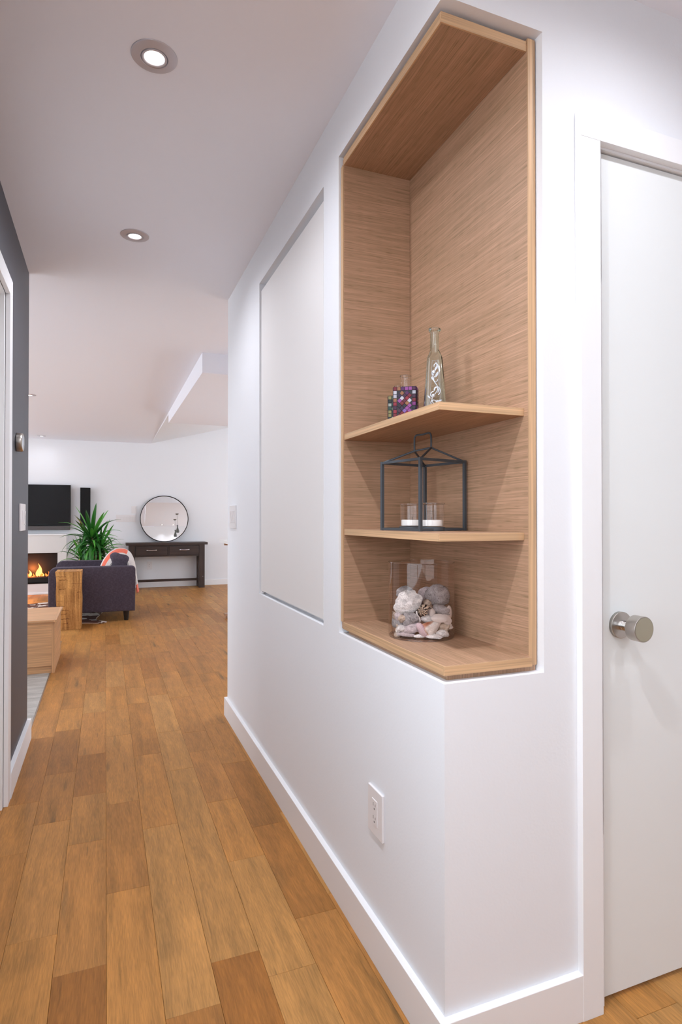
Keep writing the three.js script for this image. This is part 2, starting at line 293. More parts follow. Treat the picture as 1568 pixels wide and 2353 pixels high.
// ------------------------------------------------------------------ switches, sockets, thermostat, cover panel
{ // access panel in its recess
  const t = thing('access_panel', 'tall white cover panel set in a shallow recess left of the oak niche', 'panel', [XR + 0.008, 0.804, -1.856]);
  part(t, 'panel_board', bx(0, 0.022, 0.015, 1.417, -0.884, -0.026, 0.001), mat(0xe9e6e4, 0.55));
  part(t, 'clip', merge([bx(-0.004, 0.012, 0.002, 0.014, -0.875, -0.862, 0.001)]), M.plastic, 'small white clip at the lower corner');
}
function plate(name, label, category, at, w, h, facing, fill) {      // fill(parent) builds in plate axes: x right, y up, z out
  const t = thing(name, label, category, at, facing);
  part(t, 'plate', bx(-w / 2, w / 2, -h / 2, h / 2, 0, 0.007, 0.0018), M.plastic);
  fill(t); return t;
}
function rocker(t, x, w = 0.032, h = 0.066) { const o = part(t, 'rocker', bx(-w / 2, w / 2, -h / 2, h / 2, -0.003, 0.0035, 0.001), M.plastic); o.position.set(x, 0, 0.007); o.rotation.x = 0.07; return o; }
function socket(t) {
  const r = part(t, 'receptacle', bx(-0.0165, 0.0165, -0.0335, 0.0335, 0.004, 0.0085, 0.001), M.plastic);
  for (const dy of [0.017, -0.017]) {
    part(r, 'slot', bx(-0.0076, -0.0054, dy - 0.001, dy + 0.008, 0.0075, 0.0087), M.slot);
    part(r, 'slot', bx(0.0054, 0.0076, dy - 0.0, dy + 0.007, 0.0075, 0.0087), M.slot);
    part(r, 'slot', bx(-0.0024, 0.0024, dy - 0.0095, dy - 0.005, 0.0075, 0.0087), M.slot);
  }
}
plate('wall_outlet', 'white double outlet low on the wall below the oak niche', 'outlet', [XR, 0.383, -1.4395], 0.089, 0.121, -Math.PI / 2, socket);
plate('wall_outlet', 'small white outlet on the far wall under the dark console table', 'outlet', [0.687, 0.366, ZF], 0.08, 0.128, 0, socket);
plate('light_switch', 'white triple switch near the far end of the right hall wall', 'light switch', [XR, 1.162, -3.345], 0.165, 0.128, -Math.PI / 2, (t) => { for (const x of [-0.046, 0, 0.046]) rocker(t, x); });
plate('light_switch', 'white switch with dimmer on the dark grey wall under the thermostat', 'light switch', [XL, 1.16, -3.255], 0.19, 0.13, Math.PI / 2, (t) => { rocker(t, -0.03); const d = rocker(t, 0.045, 0.03, 0.06); part(d, 'dimmer', bx(-0.013, 0.013, -0.036, -0.031, 0, 0.008, 0.001), M.plastic); });
plate('light_switch', 'white single switch on the far wall beside the mirror, above the wide one', 'light switch', [0.44, 1.283, ZF], 0.08, 0.122, 0, (t) => rocker(t, 0.003, 0.034));
plate('light_switch', 'wide white six-rocker switch on the far wall left of the mirror', 'light switch', [0.3155, 1.144, ZF], 0.30, 0.116, 0, (t) => { for (let i = 0; i < 6; i++) rocker(t, -0.115 + i * 0.046); });
{
  const t = thing('thermostat', 'round brushed-steel thermostat on the dark grey wall', 'thermostat', [XL, 1.5, -3.06], Math.PI / 2);
  part(t, 'steel_ring', lathe([[0, 0], [0.041, 0], [0.0425, 0.004], [0.0425, 0.018], [0.0405, 0.026], [0.037, 0.0285], [0.0355, 0.0275]], 56).rotateX(Math.PI / 2), M.steel);
  part(t, 'display', lathe([[0.0357, 0.0270], [0.030, 0.0288], [0.015, 0.0297], [0, 0.03]], 56).rotateX(Math.PI / 2), mat(0x9fa6b0, 0.12));
}

// ------------------------------------------------------------------ the oak niche
{
  const t = thing('display_niche', 'oak-lined open shelf niche cut into the corner of the white wall', 'shelf niche');
  part(t, 'back_panel', grain(bx(0.908, 0.929, 0.8195, 2.272, -1.716, -1.1255, 0.0006), Z, 0.13), M.oak);
  part(t, 'left_panel', grain(bx(0.680, 0.9078, 0.8195, 2.25, -1.7165, -1.7, 0.0006), X, 0.41), M.oak);
  part(t, 'top_board', grain(bx(0.6825, 0.9078, 2.2425, 2.2665, -1.716, -1.131, 0.0006), Z, 0.77, 0.2), M.oak);
  part(t, 'bottom_board', grain(bx(0.6805, 0.9078, 0.8195, 0.84, -1.6995, -1.1165, 0.0006), Z, 0.05, 0.6), M.oak);
  part(t, 'plinth', grain(bx(0.692, 0.929, 0.806, 0.8194, -1.69, -1.128, 0.0006), Z, 0.3), M.oak);
  const lip = (y0, y1, xf, zf, xe, ze) => [grain(bx(xf, xf + 0.004, y0, y1, ze, zf - 0.0002, 0.0004), Z, y0 * 3), grain(bx(xf + 0.0001, xe, y0, y1, zf, zf + 0.004, 0.0004), X, y0 * 5)];
  for (const g of lip(2.2426, 2.2664, 0.6785, -1.131, 0.9078, -1.70)) part(t, 'edge_strip', g, M.oakLight);
  for (const g of lip(0.8196, 0.8399, 0.6765, -1.1165, 0.9078, -1.699)) part(t, 'edge_strip', g, M.oakLight);
  part(t, 'edge_strip', grain(bx(0.908, 0.9285, 0.8200, 2.271, -1.1255, -1.1225, 0.0004), Y, 0.2), M.oakLight);
  part(t, 'edge_strip', grain(bx(0.6765, 0.680, 0.8410, 2.242, -1.7165, -1.7015, 0.0004), Y, 0.6), M.oakLight);
  for (const [y0, y1, k] of [[1.3965, 1.4145, 1], [1.1065, 1.1245, 2]]) {
    const s = part(t, 'shelf', grain(bx(0.6845, 0.9078, y0, y1, -1.6998, -1.1435, 0.0005), Z, k * 0.31, k * 0.2), M.oak);
    for (const g of lip(y0 + 0.0001, y1 - 0.0001, 0.6805, -1.1435, 0.9078, -1.699)) part(s, 'edge_strip', g, M.oakLight);
  }
}

// ------------------------------------------------------------------ things on the niche shelves
const TOP = 1.4145, MID = 1.1245, BOT = 0.84;
// tall green-tinged bottle with a pewter vine
{
  const t = thing('glass_bottle', 'tall square clear-green glass bottle with pewter vine ornament on the top shelf', 'bottle', [0.826, TOP, -1.407], -0.48);
  const rings = [[0.030, 0.0], [0.032, 0.004], [0.0315, 0.02], [0.0205, 0.172], [0.0185, 0.178], [0.0135, 0.192], [0.0118, 0.198], [0.0113, 0.225], [0.0115, 0.242], [0.0135, 0.2455], [0.0163, 0.2485], [0.0165, 0.252], [0.0145, 0.255]];
  const N = 48, section = (r, y, inner) => { const sq = Math.max(0, Math.min(1, (0.2 - y) / 0.025)), out = [];
    for (let i = 0; i < N; i++) { const a = i / N * Math.PI * 2, c = Math.cos(a), s = Math.sin(a), p = 2 + 5 * sq, k = 1 / Math.pow(Math.pow(Math.abs(c), p) + Math.pow(Math.abs(s), p), 1 / p), w = y > 0.247 && !inner ? 1 + 0.09 * Math.sin(a * 5 + 1) : 1; out.push([c * k * r * w, y, s * k * r * w]); } return out; };
  const all = [...rings.map(([r, y]) => section(r, y)), ...rings.slice(1).reverse().map(([r, y]) => section(Math.max(0.004, r - 0.0026), y < 0.006 ? 0.007 : y, true))];
  const pos = [[0, 0, 0]], idx = []; all.forEach((s) => pos.push(...s)); pos.push([0, 0.007, 0]);
  for (let k = 0; k + 1 < all.length; k++) for (let i = 0; i < N; i++) { const a = 1 + k * N + i, b = 1 + k * N + (i + 1) % N; idx.push(a, a + N, b, b, a + N, b + N); }
  for (let i = 0; i < N; i++) { idx.push(0, 1 + i, 1 + (i + 1) % N); const l = 1 + (all.length - 1) * N; idx.push(pos.length - 1, l + (i + 1) % N, l + i); }
  const g = new THREE.BufferGeometry(); g.setAttribute('position', new THREE.Float32BufferAttribute(pos.flat(), 3)); g.setIndex(idx); g.computeVertexNormals();
  part(t, 'bottle_glass', g, new THREE.MeshPhysicalMaterial({ color: 0xffffff, transmission: 1, thickness: 0.01, roughness: 0.03, ior: 1.48, attenuationColor: new THREE.Color(0.55, 0.90, 0.82), attenuationDistance: 0.018 }));
  // pewter vine on the front face, which leans back with the taper
  const pewter = mat(0xc9ccd0, 0.3, { metalness: 0.7 }), face = (x, y) => V(x, y, 0.0325 - (y - 0.012) * 0.0690);
  const halfW = (y) => 0.0165 - (y - 0.012) * 0.062;
  const beads = [], sph = new THREE.SphereGeometry(0.00085, 6, 5);
  for (let y = 0.014; y < 0.162; y += 0.0021) for (const s of [-1, 1]) beads.push(sph.clone().translate(...face(s * halfW(y), y).toArray()));
  for (let x = -0.007; x < 0.0071; x += 0.002) beads.push(sph.clone().translate(...face(x, 0.163).toArray()));
  part(t, 'beaded_border', merge(beads), pewter);
  const curl = (cx, cy, r, a0, a1, e = 1) => { const p = []; for (let i = 0; i <= 12; i++) { const a = a0 + (a1 - a0) * i / 12, q = r * (1 - 0.45 * i / 12); p.push(face(cx + Math.cos(a) * q, cy + Math.sin(a) * q * e)); } return tube(p, 0.0018, 20, 6); };
  const stem = []; for (let i = 0; i <= 16; i++) { const y = 0.012 + i * 0.0092; stem.push(face(Math.sin(i * 0.95) * halfW(y) * 0.62, y)); }
  part(t, 'vine', merge([tube(stem, 0.0016, 60, 6), curl(0.003, 0.035, 0.012, 2.6, 6.8, 1.3), curl(-0.005, 0.048, 0.010, -0.5, 3.6), curl(0.004, 0.082, 0.011, -1.2, 3.4, 1.2), curl(0.003, 0.083, 0.007, -1, 3.3, 1.2), curl(-0.004, 0.070, 0.009, 1.5, 5.5), curl(0.003, 0.112, 0.007, 2.2, 6.2, 1.4), curl(0.002, 0.146, 0.0075, -0.6, 3.2, 1.5), curl(-0.003, 0.128, 0.006, 1, 5, 1.4), curl(0.009, 0.03, 0.008, 0.8, 4.2, 1.8)]), pewter, 'scrolling pewter stems');
  for (const [x, y, r] of [[0.006, 0.044, 0.0047], [-0.004, 0.068, 0.005], [-0.002, 0.131, 0.0045]]) part(t, 'pewter_bud', new THREE.SphereGeometry(r, 16, 12).scale(1, 1.15, 0.7).translate(...face(x, y).toArray()), pewter);
  const leaf = (x, y, a, l) => { const s = new THREE.Shape(); s.moveTo(0, 0); s.quadraticCurveTo(l * 0.5, l * 0.32, l, 0); s.quadraticCurveTo(l * 0.5, -l * 0.32, 0, 0); const f = face(x, y); return extrude(s, 0.0014, 0.0004, 6).rotateZ(a).translate(f.x, f.y, f.z - 0.0004); };
  part(t, 'pewter_leaves', merge([leaf(-0.001, 0.136, 1.0, 0.016), leaf(0.001, 0.117, 1.1, 0.018), leaf(-0.002, 0.108, 2.2, 0.014), leaf(0.008, 0.052, 0.4, 0.011), leaf(-0.008, 0.03, 1.2, 0.02), leaf(0.002, 0.02, 0.9, 0.018), leaf(-0.012, 0.06, 2.3, 0.012), leaf(0.003, 0.056, -0.6, 0.014)]), pewter);
}
// mosaic bottles: glass necks rising from boxes covered in little glass tiles
function mosaic(label, at, turn, w, h, d, neckR, neckH, palette, seed, tilesSide) {
  const t = thing('mosaic_bottle', label, 'bottle', at, turn), rand = rng(seed);
  part(t, 'body', bx(-w / 2, w / 2, 0, h, -d / 2, d / 2, 0.003), mat(0x232028, 0.6), 'dark grouted body');
  const tm = palette.map((c) => new THREE.MeshPhysicalMaterial({ color: c, roughness: 0.3, specularIntensity: 0.6 }));
  const pick = () => tm[Math.floor(rand() * tm.length)];
  const s = 0.0092, e = 0.0102, tileG = bx(-s / 2, s / 2, -s / 2, s / 2, 0, 0.0016, 0.0005);
  const put = (x, y, turned, side, big = 1) => { const o = part(t, 'tile', tileG, pick()); o.scale.set(big, big, 1); if (side) { o.position.set(w / 2 - 0.0002, y, x); o.rotation.set(0, Math.PI / 2, 0); } else { o.position.set(x, y, d / 2 - 0.0002); o.rotation.z = turned ? Math.PI / 4 : 0; } };
  const nx = Math.floor((w - 0.002) / e), ny = Math.floor((h - 0.002) / e), ex = (w - 0.003) / nx, ey = (h - 0.003) / ny;
  for (let i = 0; i < nx; i++) for (let j = 0; j < ny; j++) if (i === 0 || i === nx - 1 || j === ny - 1 || j === 0) put(-w / 2 + 0.0015 + ex * (i + 0.5), 0.0015 + ey * (j + 0.5), false, false);
  const dw = w / 2 - ex - 0.0035, dh = h / 2 - ey - 0.0035, q = 0.00985 * Math.SQRT1_2;
  for (let i = -9; i <= 9; i++) for (let j = -9; j <= 9; j++) if ((i + j) % 2 === 0 && Math.abs(i * q) <= dw && Math.abs(j * q) <= dh) put(i * q, h / 2 + j * q, true, false);
  if (tilesSide) for (let i = 0; i < Math.floor(d / e); i++) for (let j = 0; j < ny; j++) put(-d / 2 + 0.004 + 0.0103 * (i + 0.5), 0.0015 + ey * (j + 0.5), false, true, 0.9);
  part(t, 'rim', new THREE.TorusGeometry(neckR * 1.1, 0.0014, 10, 48).rotateX(Math.PI / 2).translate(0, h + neckH, 0), rimGlass);
  part(t, 'neck', lathe([[neckR * 1.02, h - 0.001], [neckR, h + 0.003], [neckR * 0.97, h + neckH - 0.008], [neckR * 1.14, h + neckH - 0.006], [neckR * 1.12, h + neckH - 0.001]], 40), clearGlass);
}
mosaic('small bottle covered in purple, red and silver mosaic tiles, beside the tall glass bottle', [0.783, TOP, -1.492], -0.60, 0.066, 0.108, 0.05, 0.0135, 0.033,
  [0x4a0e4e, 0x3a0d2e, 0x7a2a70, 0x6c0a1e, 0x8a3f86, 0x2a1638, 0xa9a6b0, 0x7a559a, 0x84122a, 0x5c0a26, 0x8c5b3a, 0x1e1020, 0xb8b5be, 0x46103a], 5, true);
mosaic('dark green and gold mosaic bottle half hidden behind the purple one', [0.822, TOP, -1.612], -0.55, 0.062, 0.108, 0.05, 0.011, 0.032,
  [0x0d2c26, 0x12201c, 0x27473a, 0x06352f, 0x5c6a52, 0x8a8250, 0x1b2f3a, 0x9aa39a], 9, false);

// lantern frame on the middle shelf
{
  const t = thing('metal_lantern', 'open dark iron lantern frame with loop handle on the middle shelf', 'lantern', [0, MID, 0]);
  const h = 0.188, n = [0.743, -1.336], r = [0.896, -1.370], l = [0.709, -1.489], b = [0.862, -1.523], C = [n, r, b, l];
  const hw = 0.0038, th = Math.atan2(-(r[1] - n[1]), r[0] - n[0]);
  const post = ([x, z]) => new THREE.BoxGeometry(hw * 2, h, hw * 2).rotateY(th).translate(x, h / 2, z);
  for (const c of C) part(t, 'post', post(c), M.iron);
  const rail = (a, c, y) => { const g = new THREE.BoxGeometry(Math.hypot(c[0] - a[0], c[1] - a[1]), hw * 1.7, hw * 1.7).rotateY(Math.atan2(-(c[1] - a[1]), c[0] - a[0])); return g.translate((a[0] + c[0]) / 2, y, (a[1] + c[1]) / 2); };
  for (let i = 0; i < 4; i++) { part(t, 'rail', rail(C[i], C[(i + 1) % 4], hw), M.iron); part(t, 'rail', rail(C[i], C[(i + 1) % 4], h - hw), M.iron); }
  const A = V(0.786, 0.2165, -1.446), B = V(0.819, 0.2235, -1.413), c3 = ([x, z]) => V(x, h - hw, z);
  for (const [p, q] of [[A, l], [A, b], [B, n], [B, r]]) part(t, 'roof_bar', bar(p, c3(q), 0.0028), M.iron);
  part(t, 'roof_bar', bar(A, B, 0.0028), M.iron);
  const up = (v, y) => V(v.x, y, v.z), mix = (k, y) => V(A.x + (B.x - A.x) * k, y, A.z + (B.z - A.z) * k);
  part(t, 'handle', tube([A, up(A, 0.243), mix(0.02, 0.2535), mix(0.1, 0.2585), mix(0.5, 0.2605), mix(0.9, 0.2635), mix(0.98, 0.2585), up(B, 0.247), B], 0.0027, 60, 8), M.iron);
}
const wax = new THREE.MeshPhysicalMaterial({ color: 0xf0eeea, roughness: 0.5 });
for (const [x, z, label] of [[0.797, -1.375, 'right candle glass inside the iron lantern, nearer the room'], [0.800, -1.487, 'left candle glass inside the iron lantern, further back']]) {
  const t = thing('candle_holder', label, 'candle holder', [x, MID + 0.0002, z], 0, 'candle glasses in the lantern');
  part(t, 'base', lathe([[0, 0], [0.0345, 0], [0.0352, 0.001], [0.0352, 0.009], [0.0345, 0.010], [0, 0.010]], 48), M.iron);
  part(t, 'glass_cup', lathe([[0, 0.0112], [0.031, 0.0112], [0.0325, 0.013], [0.0328, 0.066], [0.0335, 0.069], [0.0346, 0.0705]], 56), clearGlass);
  part(t, 'rim', new THREE.TorusGeometry(0.0345, 0.0015, 10, 64).rotateX(Math.PI / 2).translate(0, 0.0715, 0), rimGlass);
  const c = single('candle', lathe([[0, 0], [0.0285, 0], [0.0295, 0.001], [0.0295, 0.015], [0.0285, 0.0165], [0.02, 0.0158], [0, 0.0152]], 40).translate(x, MID + 0.0122, z), wax, `short white candle in the ${label.startsWith('right') ? 'right' : 'left'} lantern glass`, 'candle', 'white candles in the lantern glasses');
  part(c, 'wick', bar(V(x, MID + 0.027, z), V(x + 0.001, MID + 0.036, z), 0.0008, 6), M.black);
}
// glass cylinder and its shells
const VC = V(0.797, BOT, -1.429), VR = 0.0888;
{
  const t = thing('glass_vase', 'wide clear glass cylinder of seashells on the niche bottom board', 'vase', [VC.x, VC.y, VC.z]);
  part(t, 'rim', new THREE.TorusGeometry(VR - 0.0013, 0.0016, 10, 96).rotateX(Math.PI / 2).translate(0, 0.1995, 0), rimGlass);
  part(t, 'foot_ring', new THREE.TorusGeometry(VR - 0.004, 0.0022, 10, 96).rotateX(Math.PI / 2).translate(0, 0.0026, 0), rimGlass);
  const vaseGlass = clearGlass.clone(); vaseGlass.color.set(0xf3ece8);
  part(t, 'glass_cylinder', lathe([[0, 0.0012], [VR - 0.006, 0.0012], [VR - 0.001, 0.003], [VR, 0.007], [VR, 0.1985]], 96), vaseGlass);
}
const chalk = texture(256, 256, (u, v, c) => { let k = 64 * (vn(u, v, 7, 7, 31) - 0.5) + 50 * (vn(u, v, 40, 40, 32) - 0.5) + 26 * (vn(u, v, 110, 110, 33) - 0.5); const p = vn(u, v, 60, 60, 34); if (p > 0.78) k -= (p - 0.78) * 260; c[0] = 232 + k; c[1] = 231 + k; c[2] = 232 + k; });
const rust = texture(256, 256, (u, v, c) => { let k = 30 * (vn(u, v, 16, 16, 41) - 0.5) + 26 * (vn(u, v, 70, 70, 42) - 0.5); const s = Math.max(0, vn(u, v, 5, 5, 43) - 0.62) * 3; c[0] = 232 + k - 60 * s; c[1] = 226 + k - 130 * s; c[2] = 222 + k - 160 * s; });
const pits = texture(256, 256, (u, v, c) => { let k = 30 * (vn(u, v, 9, 9, 51) - 0.5); const p = vn(u, v, 70, 70, 52); if (p > 0.66) k -= (p - 0.66) * 320; c[0] = 176 + k; c[1] = 170 + k; c[2] = 172 + k; });
const zebra = texture(256, 256, (u, v, c) => { const w = Math.sin((u * 9 + 0.8 * vn(u, v, 8, 8, 61)) * Math.PI * 2 + Math.sin(v * 24) * 0.6), d = w > 0.05 && vn(u, v, 24, 24, 62) > 0.22; c[0] = d ? 52 : 226; c[1] = d ? 40 : 204; c[2] = d ? 36 : 180; });
const pinkStripe = texture(256, 256, (u, v, c) => { const k = Math.sin(u * 40 + 3 * vn(u, v, 6, 6, 71)) * 0.5 + 0.5, n = 30 * (vn(u, v, 50, 50, 72) - 0.5); c[0] = 222 + n - 12 * k; c[1] = 210 + n - 34 * k; c[2] = 214 + n - 24 * k; });
const S = { chalk: mat(0xffffff, 0.8, { map: chalk }), grey: mat(0xb6b4b6, 0.85, { map: chalk }), rust: mat(0xffffff, 0.55, { map: rust }), pits: mat(0xffffff, 0.9, { map: pits }), zebra: mat(0xffffff, 0.35, { map: zebra }), pink: mat(0xffffff, 0.5, { map: pinkStripe }), pearl: mat(0xe6dcd8, 0.3), tan: mat(0xd8c6b4, 0.6, { map: chalk }), mauve: mat(0xdcd2d6, 0.7, { map: chalk }) };
function lump(seed, rough = 0.22, f = 2.2) {                       // rounded irregular piece, unit size
  const g = mergeVertices(new THREE.IcosahedronGeometry(0.5, 5).deleteAttribute('uv').deleteAttribute('normal')), p = g.attributes.position, uv = [];
  for (let i = 0; i < p.count; i++) { const d = V().fromBufferAttribute(p, i).normalize(), n = (a, s) => vn(d.x * 0.25 + 0.5, d.y * 0.25 + 0.5 + d.z * 0.17, Math.round(f * a), Math.round(f * a), seed + s) - 0.5;
    const r = 0.5 * (1 + rough * 2 * n(3, 0) + rough * 1.1 * n(7, 1) + rough * 0.6 * n(16, 2)); p.setXYZ(i, d.x * r, d.y * r, d.z * r); uv.push(d.x * 0.5 + 0.5 + d.z * 0.2, d.y * 0.5 + 0.5); }
  g.setAttribute('uv', new THREE.Float32BufferAttribute(uv, 2)); g.computeVertexNormals(); return g;
}
function valve(seed, ribs = 0, wob = 0.12, depth = 0.3) {          // half shell: a shallow dish with thickness, bulging to +z
  const R = 14, A = 48, pos = [], uv = [], idx = [];
  const pt = (k, a, off) => { const q = k / R, ang = a / A * Math.PI * 2, base = 0.5 * (1 + wob * 2 * (vn(a / A, 0.3, 9, 3, seed) - 0.5) + wob * (vn(a / A, 0.6, 22, 3, seed + 1) - 0.5)) * (1 - 0.22 * Math.pow(Math.max(0, -Math.sin(ang)), 3));
    const rb = ribs ? 0.02 * Math.cos(ang * ribs) * q : 0, rr = q * base; const n = wob * 0.22 * (vn(a / A, q, 14, 8, seed + 2) - 0.5) + wob * 0.25 * (vn(a / A, q, 5, 9, seed + 3) - 0.5);
    return [Math.cos(ang) * rr, Math.sin(ang) * rr, depth * (1 - q * q) + rb + n - off]; };
  for (const off of [0, 0.055]) for (let k = 0; k <= R; k++) for (let a = 0; a < A; a++) { const q = pt(k, a, off * (1 - 0.6 * k / R)); pos.push(...q); uv.push(q[0] + 0.5, q[1] + 0.5); }
  const L = (R + 1) * A;
  for (let k = 0; k < R; k++) for (let a = 0; a < A; a++) { const b = (a + 1) % A, i = k * A; idx.push(i + a, i + A + a, i + A + b, i + a, i + A + b, i + b); idx.push(L + i + a, L + i + A + b, L + i + A + a, L + i + a, L + i + b, L + i + A + b); }
  for (let a = 0; a < A; a++) { const b = (a + 1) % A, i = R * A; idx.push(i + a, L + i + a, L + i + b, i + a, L + i + b, i + b); }
  const g = new THREE.BufferGeometry(); g.setAttribute('position', new THREE.Float32BufferAttribute(pos, 3)); g.setAttribute('uv', new THREE.Float32BufferAttribute(uv, 2)); g.setIndex(idx); g.computeVertexNormals(); return g;
}
function whelk(turns, spire, lip, knobs = 0) {                     // coiled shell along +y (spire up), unit length
  const N = 26 * turns, M2 = 14, pos = [], uv = [], idx = [];
  for (let i = 0; i <= N; i++) { const q = i / N, a = q * turns * Math.PI * 2, R = 0.30 * Math.pow(q, 1.35), y = 0.5 - spire * Math.pow(q, 1.1), tr = 0.035 + 0.235 * Math.pow(q, 1.4) * (1 + knobs * 0.25 * Math.cos(a * 7));
    for (let j = 0; j <= M2; j++) { const b = j / M2 * Math.PI * 2, stretch = Math.sin(b) < 0 ? 1 + lip * q * q : 1, rr = R * 0.55 + Math.cos(b) * tr; pos.push(Math.cos(a) * rr, y + Math.sin(b) * tr * stretch * 0.95, Math.sin(a) * rr); uv.push(q * turns, j / M2); } }
  for (let i = 0; i < N; i++) for (let j = 0; j < M2; j++) { const p = i * (M2 + 1) + j; idx.push(p, p + M2 + 1, p + 1, p + 1, p + M2 + 1, p + M2 + 2); }
  const c = pos.length / 3; const l = N * (M2 + 1); pos.push(pos[l * 3] * 0.4, 0.5 - spire - 0.2, pos[l * 3 + 2] * 0.4); uv.push(0, 0); for (let j = 0; j < M2; j++) idx.push(c, l + j + 1, l + j);
  const g = new THREE.BufferGeometry(); g.setAttribute('position', new THREE.Float32BufferAttribute(pos, 3)); g.setAttribute('uv', new THREE.Float32BufferAttribute(uv, 2)); g.setIndex(idx); g.computeVertexNormals(); return g;
}
function conch(seed) {                                              // broad shoulder below, tapering to the tip above
  const g = lathe([[0, -0.5], [0.06, -0.47], [0.09, -0.42], [0.17, -0.39], [0.19, -0.35], [0.29, -0.31], [0.36, -0.24], [0.365, -0.18], [0.31, -0.02], [0.22, 0.16], [0.14, 0.32], [0.08, 0.44], [0.04, 0.49], [0, 0.5]], 40), p = g.attributes.position;
  for (let i = 0; i < p.count; i++) { const x = p.getX(i), y = p.getY(i), z = p.getZ(i), a = Math.atan2(z, x), sh = Math.max(0, 1 - Math.abs(y + 0.24) / 0.16), q = 1 + 0.13 * sh * Math.cos(a * 6) + 0.10 * (vn(a / (2 * Math.PI) + 0.5, y + 0.5, 7, 9, seed) - 0.5) - 0.16 * Math.exp(-Math.pow((a + 0.9) / 0.22, 2)) * (y < 0.3 && y > -0.25 ? 1 : 0); p.setXYZ(i, x * q, y, z * q * 0.85); }
  g.computeVertexNormals(); return g;
}
function turret(n = 7) { const p = [[0, -0.5]]; for (let i = 0; i < n; i++) { const y = -0.5 + i / n, r = 0.17 * (1 - i / n) + 0.015; p.push([r * 0.86, y + 0.01], [r * 1.06, y + 0.45 / n], [r * 0.9, y + 0.9 / n]); } p.push([0, 0.5]); return lathe(p, 20); }
// right, up and towards-the-room axes of the vase; sizes in metres
const VE = V(0.873, 0, 0.488), VT = V(-0.488, 0, 0.873);
function shell(geo, m, u, v, w, size, rot, label) {
  const o = single('seashell', geo, m, label, 'seashell', 'seashells in the glass cylinder');
  o.position.copy(VC).addScaledVector(VE, u).addScaledVector(VT, w); o.position.y += v;
  o.scale.set(...(Array.isArray(size) ? size : [size, size, size]));
  const q = new THREE.Quaternion().setFromRotationMatrix(new THREE.Matrix4().makeBasis(VE, V(0, 1, 0), VT));
  o.quaternion.copy(q).multiply(new THREE.Quaternion().setFromEuler(new THREE.Euler(...rot)));
  return o;
}
shell(valve(3, 0, 0.16, 0.2), S.chalk, -0.036, 0.094, 0.036, [0.084, 0.068, 0.05], [-0.2, -0.25, 0.3], 'biggest chalky white oyster shell, front left of the heap');
shell(valve(5, 0, 0.2, 0.4), S.grey, -0.046, 0.116, 0.006, [0.052, 0.034, 0.03], [0, 0.2, 0.3], 'lumpy dark grey oyster shell behind the biggest white one');
shell(lump(9, 0.12), S.pits, 0.044, 0.107, -0.004, [0.068, 0.060, 0.035], [0, 0.1, -0.35], 'pitted grey coral stone standing highest on the right');
shell(valve(12, 0, 0.1, 0.3), S.mauve, 0.012, 0.106, -0.012, [0.05, 0.05, 0.03], [0, 0.2, 0], 'dusky mauve shell behind, between oyster and coral stone');
shell(whelk(3, 0.5, 0.8), S.zebra, 0.008, 0.074, 0.046, [0.044, 0.044, 0.044], [1.2, 0.3, 0.5], 'striped brown and cream snail shell in the middle');
shell(whelk(2, 0.5, 1.1), S.pearl, 0.021, 0.071, 0.038, [0.046, 0.052, 0.04], [0.3, 0.2, -2.6], 'pearly cream snail shell touching the striped one');
shell(lump(17, 0.2), S.tan, 0.016, 0.09, 0.03, [0.024, 0.026, 0.02], [0, 0, 0.6], 'tan shell chip above the striped snail shell');
shell(lump(21, 0.1), S.pits, 0.053, 0.074, 0.026, [0.050, 0.028, 0.026], [0, 0, -0.35], 'oblong pitted stone right of the striped snail shell');
shell(valve(24, 0, 0.05, 0.3), S.pearl, 0.046, 0.056, 0.056, [0.040, 0.026, 0.02], [-0.4, 0, -0.1], 'smooth pearly clam half with a small hole, right of centre');
shell(valve(26, 0, 0.05, 0.25), S.pearl, 0.064, 0.052, 0.044, [0.034, 0.026, 0.018], [-0.3, 0.3, -0.5], 'pale clam half tucked under the pearly clam with the hole');
shell(valve(28, 0, 0.05, 0.3), S.pearl, 0.073, 0.066, 0.022, [0.03, 0.042, 0.02], [0, 1.0, 0.1], 'tall upright clam half against the right glass');
shell(conch(7), S.rust, 0.027, 0.032, 0.050, [0.062, 0.072, 0.052], [0.15, 0.3, -0.95], 'large white conch with rusty patches, low front right');
shell(valve(33, 0, 0.1, 0.4), S.chalk, 0.018, 0.052, 0.042, [0.042, 0.022, 0.024], [0, 0.2, -0.1], 'long white shell ridge lying on the large conch');
shell(tube([V(-0.25, 0.5, 0), V(-0.15, 0.1, 0.1), V(0.2, -0.25, 0.1), V(0.25, -0.5, 0)], 0.13, 20, 8), S.chalk, -0.008, 0.061, 0.052, [0.018, 0.026, 0.018], [0, 0, 0], 'curved white shell sliver right of the biggest oyster');
shell(valve(37, 0, 0.2, 0.4), S.grey, -0.031, 0.046, 0.044, [0.038, 0.044, 0.034], [0, 0.3, 0.2], 'grey rocky oyster under the biggest white one');
shell(valve(39, 0, 0.2, 0.34), S.grey, -0.019, 0.054, 0.056, [0.024, 0.030, 0.018], [0.2, 0, 0.4], 'white shell chunk with torn edge below the biggest oyster');
shell(valve(41, 0, 0.18, 0.3), S.mauve, -0.022, 0.029, 0.054, [0.046, 0.034, 0.024], [-0.5, 0, 0.2], 'hollow oyster with a mauve rim, low in front');
shell(lump(43, 0.12), S.pink, 0.001, 0.027, 0.062, [0.020, 0.042, 0.018], [0, 0.1, 0.55], 'slender pink striped shell slanting in front of the conch');
shell(valve(45, 14, 0.08, 0.3), S.mauve, -0.038, 0.0135, 0.054, [0.046, 0.022, 0.02], [-0.9, 0, -0.1], 'dark-ribbed mussel-like shell on the glass bottom at left');
